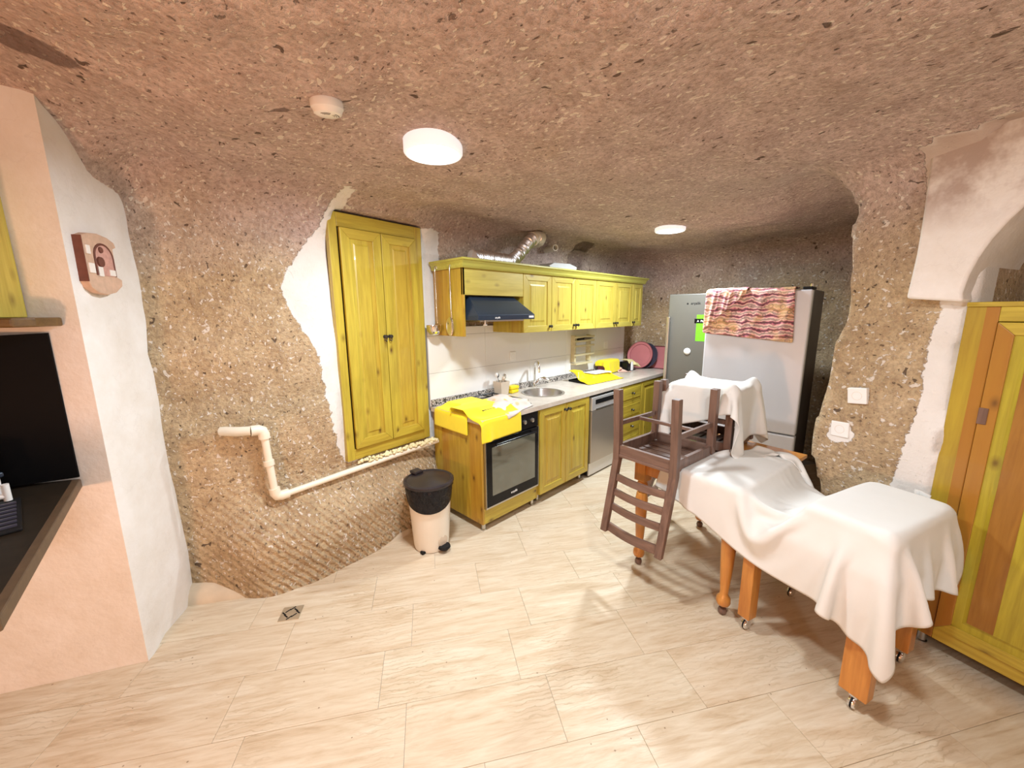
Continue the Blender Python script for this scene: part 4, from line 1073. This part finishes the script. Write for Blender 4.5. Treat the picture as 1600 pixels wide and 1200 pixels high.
MB().lathe([(.010, 0), (.010, .02), (.004, .024)], 12, (.70, .05, 1.785)).build('hinge_pin', 'chrome', f2, smooth=40)
for x in (.06, .65): MB().box(x - .03, x + .03, .08, .57, 0, .032).build('foot', 'rubber', f2)
# patterned cloth over the fridge
def fridge_cloth(y0, y1, drop0, drop1, off, seed, diag=False, back=.25):
    r = np.random.default_rng(seed); m = []; nu, nv = 34, 34
    P = np.zeros((nu, nv, 3))
    for i in range(nu):
        u = i / (nu - 1); drop = drop0 * (1 - u) + drop1 * u
        if diag: drop = drop0 + (drop1 - drop0) * u
        for j in range(nv):
            s_ = -back + (back + drop) * j / (nv - 1)
            y = y0 + (y1 - y0) * u - .05 * (j / (nv - 1)) * (u - .3) * (0 if diag else 1)
            wav = .006 * math.sin(u * 19 + j * .15) + .004 * math.sin(u * 41 + j * .3)
            if s_ < 0: x, z = 3.60 - s_ + .0, 1.767 + off + .012 * abs(math.sin(u * 9 + s_ * 20)) + .004
            else:
                x, z = 3.60 - .010 - off - max(0, wav) * min(1, s_ / .04), 1.770 + off - s_
            P[i, j] = (x, y, z)
    return P
tag(cloth_obj('patterned_cloth', fridge_cloth(1.20, .60, .345, .40, .004, 1), 'ikat'), 'pink and ochre patterned cloth hanging over the front of the pale fridge', 'cloth')
tag(cloth_obj('patterned_cloth', fridge_cloth(1.205, .90, .33, .03, .014, 2, True, .2), 'ikat'), 'folded corner of patterned cloth lying over the wider patterned cloth', 'cloth')

# ------------------------------------------------------------------ table with turned legs
TA = math.radians(-9.6)
ta = thing('dining_table', 'orange wooden table with turned legs under the upturned chair', 'table', (2.18, .774, 0), TA)
tlx, tly = (-.05, .80), (-.33, .33)
MB().box(tlx[0], tlx[1], tly[0], tly[1], .718, .742).build('table_top', 'orange', ta, bevel=.004)
MB().box(-.02, .77, -.30, -.28, .63, .718).build('apron', 'orange', ta); MB().box(-.02, .77, .28, .30, .63, .718).build('apron', 'orange', ta)
MB().box(-.02, .0, -.28, .28, .63, .718).build('apron', 'orange', ta); MB().box(.75, .77, -.28, .28, .63, .718).build('apron', 'orange', ta)
tprof = [(.014, .055), (.030, .06), (.036, .075), (.034, .10), (.022, .115), (.020, .13), (.026, .20), (.035, .36), (.038, .46), (.032, .495), (.022, .50), (.034, .515), (.038, .54), (.030, .565), (.024, .572), (.036, .582)]
for (x, y) in ((.0, -.27), (.0, .27), (.75, -.27), (.75, .27)):
    l_ = MB().lathe(tprof, 20, (x, y, 0)).box(x - .036, x + .036, y - .036, y + .036, .582, .718).build('leg', 'orange', ta, smooth=35)
    MB().lathe([(.014, 0), (.021, .008), (.023, .022), (.018, .035), (.006, .040), (.006, .056)], 14, (x, y, 0)).build('castor', 'brown', l_, smooth=40)

# ------------------------------------------------------------------ trolley with castors
BA = math.atan2(-.94, -.342)
BO = (2.0, -.065)
cb = thing('trolley', 'square-legged orange wooden trolley on chrome castors under the white cloth', 'trolley', (BO[0], BO[1], 0), BA)
def castor(parent, x, y):
    c_ = MB().box(x - .014, x + .014, y - .012, y + .012, .056, .072).tube([(x, y, .05), (x, y, .08)], .006, 8).lathe([(.012, -.014), (.024, -.012), (.027, -.004), (.027, .004), (.024, .012), (.012, .014)], 18, (x, y, .0285), 'x').build('castor', 'chrome', parent, smooth=40)
    MB().lathe([(.028, -.0035), (.0285, 0), (.028, .0035)], 18, (x, y, .0288), 'x').build('tyre', 'rubber', c_, smooth=40)
for (x, y, wx, wy) in ((-.462, -.055, .030, .032), (.0, -.055, .048, .028), (-.02, .40, .030, .030), (-.50, .40, .030, .030)):
    l_ = MB().box(x - wx, x + wx, y - wy, y + wy, .075, .60).build('leg', 'orange', cb, bevel=.004)
    castor(l_, x, y)
MB().box(-.51, .05, -.07, .43, .60, .618).build('lower_top', 'orange', cb, bevel=.003)
MB().box(-.50, .04, -.065, -.045, .50, .60).build('apron', 'orange', cb); MB().box(-.50, .04, .405, .425, .50, .60).build('apron', 'orange', cb)
MB().box(-.50, -.48, -.045, .405, .50, .60).build('apron', 'orange', cb); MB().box(.02, .04, -.045, .405, .50, .60).build('apron', 'orange', cb)
MB().box(-.250, .030, -.055, .465, .752, .768).build('raised_top', 'orange', cb, bevel=.003)
MB().box(-.25, -.232, -.055, .465, .618, .752).build('riser', 'orange', cb); MB().box(.012, .03, -.055, .465, .618, .752).build('riser', 'orange', cb)

# ------------------------------------------------------------------ upturned chairs
def make_chair(label, loc, rot, group):
    c_ = thing('dining_chair', label, 'chair', loc, rot=rot, group=group)
    W2, D2, SH = .185, .205, .42
    t = .021
    for sx in (-1, 1):
        MB().box(sx * W2 - t, sx * W2 + t, -D2 - t, -D2 + t, 0, SH - .025).build('leg', 'brown', c_, bevel=.003)
    for sx in (-1, 1):
        m = MB(); x0, x1 = sx * W2 - t, sx * W2 + t
        prof = [(D2 - t + .02, 0), (D2 + t + .02, 0), (D2 + t, SH - .1), (D2 + t, SH + .02), (D2 + t + .10, SH + .46), (D2 - t * .4 + .10, SH + .46), (D2 - t, SH + .02), (D2 - t, SH - .1)]
        m.prism(prof, x0, x1, 'x'); m.build('back_post', 'brown', c_, bevel=.003)
    for (z0, z1, nm) in ((.405, .455, 'top_rail'), (.285, .325, 'back_slat'), (.195, .235, 'back_slat'), (.105, .145, 'back_slat')):
        m = MB(); n = 8
        for i in range(n + 1):
            x = -W2 + t + (2 * W2 - 2 * t) * i / n; bow = .022 * math.sin(PI * i / n)
            for (z, dy) in ((z0, 0), (z1, 0), (z1, .016), (z0, .016)):
                m.v.append((x, D2 + .002 + .10 * (z / .46) * .96 + bow + dy - .012, SH + z))
        for i in range(n):
            for k in range(4): m.f.append((i * 4 + k, i * 4 + (k + 1) % 4, (i + 1) * 4 + (k + 1) % 4, (i + 1) * 4 + k))
        m.f += [(3, 2, 1, 0), tuple(n * 4 + k for k in range(4))]
        m.build(nm, 'brownx', c_, bevel=.002)
    MB().box(-W2 + t, W2 - t, -D2 - .012, -D2 + .012, SH - .075, SH - .018).build('seat_rail', 'brownx', c_, bevel=.002)
    MB().box(-W2 + t, W2 - t, D2 - .012, D2 + .012, SH - .075, SH - .018).build('seat_rail', 'brownx', c_, bevel=.002)
    for sx in (-1, 1): MB().box(sx * W2 - .012, sx * W2 + .012, -D2 + t, D2 - t, SH - .075, SH - .018).build('seat_rail', 'brown', c_, bevel=.002)
    for i in range(7):
        y = -D2 + .005 + i * .0625
        MB().box(-W2 - .005, W2 + .005, y, y + .046, SH - .018, SH).build('seat_slat', 'brownx', c_, bevel=.003)
    for sx in (-1, 1): MB().box(sx * W2 - .009, sx * W2 + .009, -D2 + t, D2 - t + .01, .20, .228).build('stretcher', 'brown', c_, bevel=.002)
    MB().box(-W2 + .009, W2 - .009, -.01, .01, .205, .225).build('stretcher', 'brownx', c_, bevel=.002)
    return c_
ZT = .743
make_chair('dark brown wooden chair upturned on the table, its slatted back hanging down', (2.285, .945, ZT + .42), (PI, 0, math.radians(-97)), 'upturned chairs on the table')
make_chair('dark brown upturned chair whose legs hold up the white cloth', (2.76, .86, ZT + .42), (PI, 0, math.radians(176)), 'upturned chairs on the table')

# ------------------------------------------------------------------ white cloths
cA, sA = math.cos(TA), math.sin(TA)
def tal(x, y): return (2.18 + x * cA - y * sA, .774 + x * sA + y * cA)
def bal(x, y): c_, s_ = math.cos(BA), math.sin(BA); return (BO[0] + x * c_ - y * s_, BO[1] + x * s_ + y * c_)
tx_, ty_ = tal(.375, 0)
boxA = (tx_, ty_, TA, .425, .33, .60, .742)
bx_, by_ = bal(-.11, .205); boxP = (bx_, by_, BA, .145, .265, .45, .780)
bx2, by2 = bal(-.23, .18); boxV = (bx2, by2, BA, .285, .275, .45, .618)
pillar = (float(RW_N[0]), float(RW_N[1]), float(RW_N @ RW_A + .012))
def chair_boxes(cx, cy, yaw):
    B = []
    for sx in (-1, 1):
        for sy in (-1, 1):
            lx, ly = sx * .185, sy * .205
            wx, wy = cx + lx * math.cos(yaw) - ly * math.sin(yaw), cy + lx * math.sin(yaw) + ly * math.cos(yaw)
            B.append((wx, wy, yaw, .030, .030, .742, 1.176))
    B.append((cx, cy, yaw, .20, .215, .742, .822)); return B
ch1 = chair_boxes(2.285, .945, math.radians(-97)); ch2 = chair_boxes(2.76, .86, math.radians(176))
e1v, e2v = (-.342, -.94), (.94, -.342)
kr, ks = math.cos(math.radians(6)), math.sin(math.radians(6))
f1v = (e1v[0] * kr - e2v[0] * ks, e1v[1] * kr - e2v[1] * ks); f2v = (e2v[0] * kr + e1v[0] * ks, e2v[1] * kr + e1v[1] * ks)
o_ = (BO[0] + e1v[0] * -.93 + e2v[0] * -.315, BO[1] + e1v[1] * -.93 + e2v[1] * -.315)
pm_ = drape(o_, (f1v[0] * .88, f1v[1] * .88), f2v, 66, 52, .020, .86, [boxA, boxP, boxV] + [ch2[4]], 190, 16, 21, bend=.10, planes=[pillar], rumple=.010, mg=.014)
tag(cloth_obj('white_tablecloth', pm_, 'cloth'), 'large white cloth draped over the table end and the trolley', 'tablecloth')
o2_ = (2.45, .27)
pc2 = drape(o2_, (.99, .13), (-.13, .99), 40, 58, .020, 1.175, [boxA] + ch2 + [(2.78, .86, math.radians(176), .19, .21, .95, 1.130)], 150, 16, 22, bend=.12, rumple=.004, mg=.013)
tag(cloth_obj('white_dust_sheet', pc2, 'cloth'), 'white cloth thrown over the legs of the upturned chair by the fridge', 'cloth')
rg = MB(); gx_, gy_ = rw(-.06, .10)
for i in range(9):
    z = .80 - i * .028; wd = .035 - .002 * i
    rg.v += [(gx_ - .02 + .012 * math.sin(i * .9) + wd * e1v[0], gy_ + wd * e1v[1], z), (gx_ + .012 * math.sin(i * .9) + .015, gy_, z), (gx_ - wd * e1v[0], gy_ - wd * e1v[1] * .6, z)]
for i in range(8): rg.f += [(i * 3, i * 3 + 1, i * 3 + 4, i * 3 + 3), (i * 3 + 1, i * 3 + 2, i * 3 + 5, i * 3 + 4)]

tag(rg.build('rag', 'cloth', smooth=60), 'small twisted white rag hanging by the pine cupboard edge', 'rag')
rg_ = bpy.data.objects['rag']; sm_ = rg_.modifiers.new('thick', 'SOLIDIFY'); sm_.thickness = .006

# ------------------------------------------------------------------ press (large pine cupboard) in the right-hand wall
px0, py0 = rw(-.055, .0)
pr = thing('pine_press', 'large yellow-green pine cupboard standing in the arched recess', 'cupboard', (px0, py0, 0), math.atan2(RW_D[1], RW_D[0]))
PW = 1.45
MB().box(0, .022, .0, .50, .075, 1.625).build('side_panel', 'pine_press', pr, bevel=.002)
MB().box(PW - .022, PW, .0, .50, .075, 1.625).build('side_panel', 'pine_press', pr, bevel=.002)
MB().box(.022, PW - .022, .48, .50, .075, 1.625).build('back_panel', 'pine_press', pr)
MB().box(0, PW, -.012, .50, 1.625, 1.645).build('top_board', 'pine_h', pr, bevel=.003)
MB().box(0, .095, -.004, .018, .075, 1.625).build('stile', 'pine_press', pr, bevel=.003)
MB().box(PW - .095, PW, -.004, .018, .075, 1.625).build('stile', 'pine_press', pr, bevel=.003)
MB().box(.095, PW - .095, -.004, .018, .075, .135).build('bottom_rail', 'pine_h', pr, bevel=.003)
MB().box(.095, PW - .095, -.004, .018, 1.565, 1.625).build('top_rail', 'pine_h', pr, bevel=.003)
for i in (0, 1):
    a, b = (.098, .723) if i == 0 else (.727, PW - .098)
    d_ = door(pr, a, b, .138, 1.562, .010, .024, .05, (b - .03 if i == 0 else a + .03, .85), 'pine_press', 'pine_h', mp='pine_press_panel')
    if i == 0: MB().box(.192, .270, -.0160, -.0120, .235, 1.465).build('plank', 'pine_plank', d_)
    hx = a + .012 if i == 0 else b - .012
    for z in (.40, 1.17): MB().box(hx - .014, hx + .014, -.019, -.013, z - .035, z + .035).build('hinge', 'brown', d_, bevel=.002)
feet(pr, (.05, PW - .05), (.05, .44), .076)

# sockets on the plaster patches of the right-hand wall
for (s0, z0, tl, lab) in ((-.375, 1.178, -.12, 'white wall socket on the rock pillar, the upper of the two'), (-.428, .985, -.04, 'white wall socket on the rock pillar, the lower of the two')):
    x, y = rw(s0, .028)
    s_ = thing('pillar_socket', lab, 'socket', (x, y, z0), rot=(0, tl, math.atan2(RW_D[1], RW_D[0])), group='sockets on the rock pillar')
    MB().box(-.041, .041, -.012, .03, -.041, .041).build('plate', 'white_pl', s_, bevel=.004)
    MB().lathe([(.022, .012), (.021, .0125), (.018, .007), (.001, .007)], 18, (0, 0, 0), 'y', caps=False).build('well', 'beige_pl', s_, smooth=40)
    for dx in (-.008, .008): MB().lathe([(.003, .0072), (.001, .0074)], 8, (dx, 0, 0), 'y').build('pin_hole', 'blackmat', s_)

# ------------------------------------------------------------------ left wall: shelf, cupboard, counter, plaque
LA = math.atan2(-PD[1], -PD[0])   # local x runs along the wall toward its corner, front is -y
lw = lambda s, off=0.0: (C0[0] + PD[0] * s - bk.x * off, C0[1] + PD[1] * s - bk.y * off)
x, y = lw(.052)
sh = thing('wall_shelf', 'thick dark wooden shelf board on the left wall', 'shelf', (x, y, 1.578), LA)
MB().prism([(-1.0, -.005), (-1.0, -.20), (-.09, -.20), (-.03, -.185), (.0, -.13), (.004, -.005)], 0, .034, 'z').build('board', 'shelfwood', sh, bevel=.006)
x, y = lw(.150)
lcb = thing('left_cupboard', 'yellow pine cupboard standing on the shelf at the left edge', 'cupboard', (x, y, 1.613), LA)
MB().box(-.80, -.018, -.16, -.005, 0, .56).build('carcass', 'pine_v', lcb, bevel=.003)
MB().box(-.018, 0, -.165, -.005, 0, .56).build('side_panel', 'pine_pale', lcb, bevel=.003)
door(lcb, -.40, -.004, .01, .55, -.16, .018, .05); door(lcb, -.80, -.404, .01, .55, -.16, .018, .05)
# dark panel and stone counter
bp = thing('glass_screen', 'tall black glass screen standing on the dark counter', 'panel', (0, 0, 0))
a = Vector((*lw(.100, .012), 0)); b = a + pd * 1.1 - bk * .20
m = MB()
for (p_, z) in ((a, .948), (a, 1.552), (b, 1.50), (b, .948)):
    m.v += [tuple(p_ + Vector((0, 0, z))), tuple(p_ + bk * .008 + Vector((0, 0, z)))]
m.f = [(0, 2, 4, 6), (1, 7, 5, 3), (0, 1, 3, 2), (2, 3, 5, 4), (4, 5, 7, 6), (6, 7, 1, 0)]
m.build('sheet', 'void', bp)
sl_ = thing('stone_counter', 'dark stone counter running toward the camera at the left edge', 'counter', (0, 0, 0))
e0 = (-.160, 2.412); e1_ = (-.262, 1.40)
m = MB().prism([e0, e1_, (-1.2, 1.30), (-1.2, 2.955)], .905, .938, 'z'); m.build('slab', 'stone_dark', sl_, bevel=.003)
m = MB().prism([(e0[0] + .004, e0[1] - .006), (e1_[0] + .004, e1_[1]), (e1_[0] - .024, e1_[1]), (e0[0] - .024, e0[1] + .01)], .902, .9385, 'z'); m.build('edge_strip', 'stone_edge', sl_, bevel=.004)
MB().box(-1.195, -1.16, 1.36, 2.90, 0, .905).build('support', 'plaster', sl_)
bx = thing('appliance_box', 'white and blue box standing in front of the black panel', 'box', (-.43, 2.33, .9385), .6)
MB().box(-.13, .075, -.05, .05, 0, .19).build('shell', 'white_pl', bx, bevel=.02)
MB().box(-.13, .078, -.053, .053, .09, .108).build('blue_band', 'hood', bx, bevel=.004)
ty = thing('drying_tray', 'dark plastic tray with white rail lying on the counter', 'tray', (-.43, 2.12, .9385), .1)
MB().box(-.25, .14, -.19, .16, 0, .010).build('tray_base', 'blackmat', ty, bevel=.003)
for i in range(7): MB().box(-.25, .13, -.16 + i * .042, -.15 + i * .042, .010, .016).build('rib', 'navy', ty)
MB().tube([(-.25, .165, .03), (.115, .145, .03)], .010, 8).build('rail', 'white_pl', ty, smooth=50)
MB().tube([(.112, .145, .012), (.112, .145, .075)], .011, 10).build('peg', 'white_pl', ty, smooth=50)
# plaque on the return
q0 = p0 + rd * .140
pq = thing('clay_plaque', 'clay wall plaque shaped like an arched doorway', 'plaque', (q0.x, q0.y, 1.735), math.atan2(RD[1], RD[0]))
out = [(-.10, .02), (-.09, -.005), (-.05, -.025), (.0, -.03), (.06, -.018), (.11, .012), (.115, .04), (.085, .05), (.085, .17), (.11, .18), (.10, .20), (.06, .215), (.0, .222), (-.06, .215), (-.10, .20)]
MB().prism(out, -.035, .0).build('body', 'clay', pq, bevel=.004)
MB().prism([(-.10, .02), (-.104, .02), (-.104, .20), (-.10, .20)], -.036, .0).build('side', 'clay_d', pq)
ar = [(-.045, .05)] + [(.012 - .057 * math.cos(t), .125 + .055 * math.sin(t)) for t in np.linspace(0, PI, 12)] + [(.069, .05)]
MB().prism(ar, -.0375, -.034).build('doorway', plain('clay_pink', (.60, .33, .27), .8, 0, .4, 45), pq)
MB().tube([(p_[0], -.036, p_[1]) for p_ in ar], .005, 6).build('arch_moulding', 'clay_d', pq, smooth=50)
for (x0_, x1_, z0_, z1_) in ((-.094, -.06, .055, .095), (-.04, -.012, .045, .085), (.03, .066, .052, .078), (-.094, -.07, .13, .165)):
    MB().box(x0_, x1_, -.0415, -.034, z0_, z1_).build('block', 'clay_w', pq, bevel=.002)
MB().lathe([(.022, .034), (.020, .044), (.001, .048)], 14, (-.02, 0, .105), 'y').build('pot_relief', 'clay_d', pq, smooth=40)
MB().lathe([(.014, .034), (.012, .042), (.001, .045)], 12, (-.005, 0, .155), 'y').build('leaf_relief', 'clay_d', pq, smooth=40)

# ------------------------------------------------------------------ ceiling lamps and detector
def led_lamp(x, y, z, label, power):
    l_ = thing('ceiling_lamp', label, 'ceiling lamp', (x, y, z), group='round white ceiling lamps')
    MB().lathe([(.100, .06), (.122, .06), (.125, .054), (.125, .008), (.120, .001), (.112, .0), (.108, .004), (.104, .006)], 40, caps=False).build('housing', 'led_side', l_, smooth=40)
    MB().lathe([(.105, .004), (.06, .002), (.001, .0015)], 40, caps=False).build('diffuser', 'led', l_, smooth=60)
    ld = bpy.data.lights.new('led_light', 'AREA'); ld.shape = 'DISK'; ld.size = .20; ld.energy = power; ld.color = (.84, .93, 1.0)
    lo = bpy.data.objects.new('led_light', ld); COL.objects.link(lo); lo.parent = l_; lo.location = (0, 0, -.004)
    return l_
led_lamp(1.09, 1.53, 2.285, 'round white LED ceiling lamp in front of the tall cupboard', LAMP_W)
led_lamp(3.50, 1.516, 2.285, 'round white LED ceiling lamp deeper in the room before the fridges', LAMP_W * 1.45)
led_lamp(.98, -.02, 2.285, 'round white LED ceiling lamp over the floor just beyond the top of the view', LAMP_W * .65)
wl_ = thing('standing_lamp', 'low standing lamp with warm globe behind the viewer on the left', 'lamp', (-1.35, .62, 0))
MB().lathe([(.001, -.09), (.05, -.075), (.085, -.03), (.09, 0), (.085, .03), (.05, .075), (.001, .09)], 24, (0, 0, .98), caps=False).build('globe', 'bulb', wl_, smooth=60)
MB().tube([(0, 0, .02), (0, 0, .52), (.10, .10, .60), (.12, .12, .90), (.08, .08, .98)], .008, 8).build('stem', 'dark_metal', wl_, smooth=50)
MB().lathe([(.12, 0), (.12, .012), (.02, .025)], 24).build('base', 'dark_metal', wl_, smooth=40)
pl_ = bpy.data.lights.new('bulb_light', 'POINT'); pl_.energy = WARM_W; pl_.color = (1.0, .47, .24); pl_.shadow_soft_size = .09
po = bpy.data.objects.new('bulb_light', pl_); COL.objects.link(po); po.parent = wl_; po.location = (0, 0, .80)
wh_ = thing('added_fill_globe', 'white fill globe added behind the viewer to brighten the room', 'lamp', (-.35, -1.55, 1.95))  # invented fixture holding the fill light, not a lamp of the room
MB().lathe([(.001, -.12), (.07, -.10), (.115, -.04), (.12, 0), (.115, .04), (.07, .10), (.03, .115)], 24, caps=False).build('globe', 'led', wh_, smooth=60)
MB().tube([(0, 0, .11), (0, 0, .42)], .008, 8).build('stem', 'dark_metal', wh_, smooth=50)
pw_ = bpy.data.lights.new('bulb_light', 'POINT'); pw_.energy = FILL_W; pw_.color = (.93, .97, 1.0); pw_.shadow_soft_size = .15  # added fill that brightens the ceiling and wall fronts
po2 = bpy.data.objects.new('bulb_light', pw_); COL.objects.link(po2); po2.parent = wh_; po2.location = (0, 0, -.28)
sd = thing('smoke_detector', 'white round smoke detector on the rock ceiling', 'smoke detector', (.63, 1.484, 2.28), rot=(math.radians(7), math.radians(-6), 0))
MB().lathe([(.001, .0), (.034, .001), (.044, .006), (.048, .018), (.052, .022), (.053, .042), (.040, .060), (.001, .062)], 32, caps=False).build('housing', 'white_pl', sd, smooth=40)
for k, r_ in enumerate((.020, .027, .034)):
    for a0 in (.35, 1.75):
        MB().tube([(r_ * math.cos(t), -r_ * math.sin(t), .0015 if r_ < .03 else .002) for t in np.linspace(a0, a0 + .95, 8)], .0016, 6).build('vent_slot', 'blackmat', sd, smooth=50)
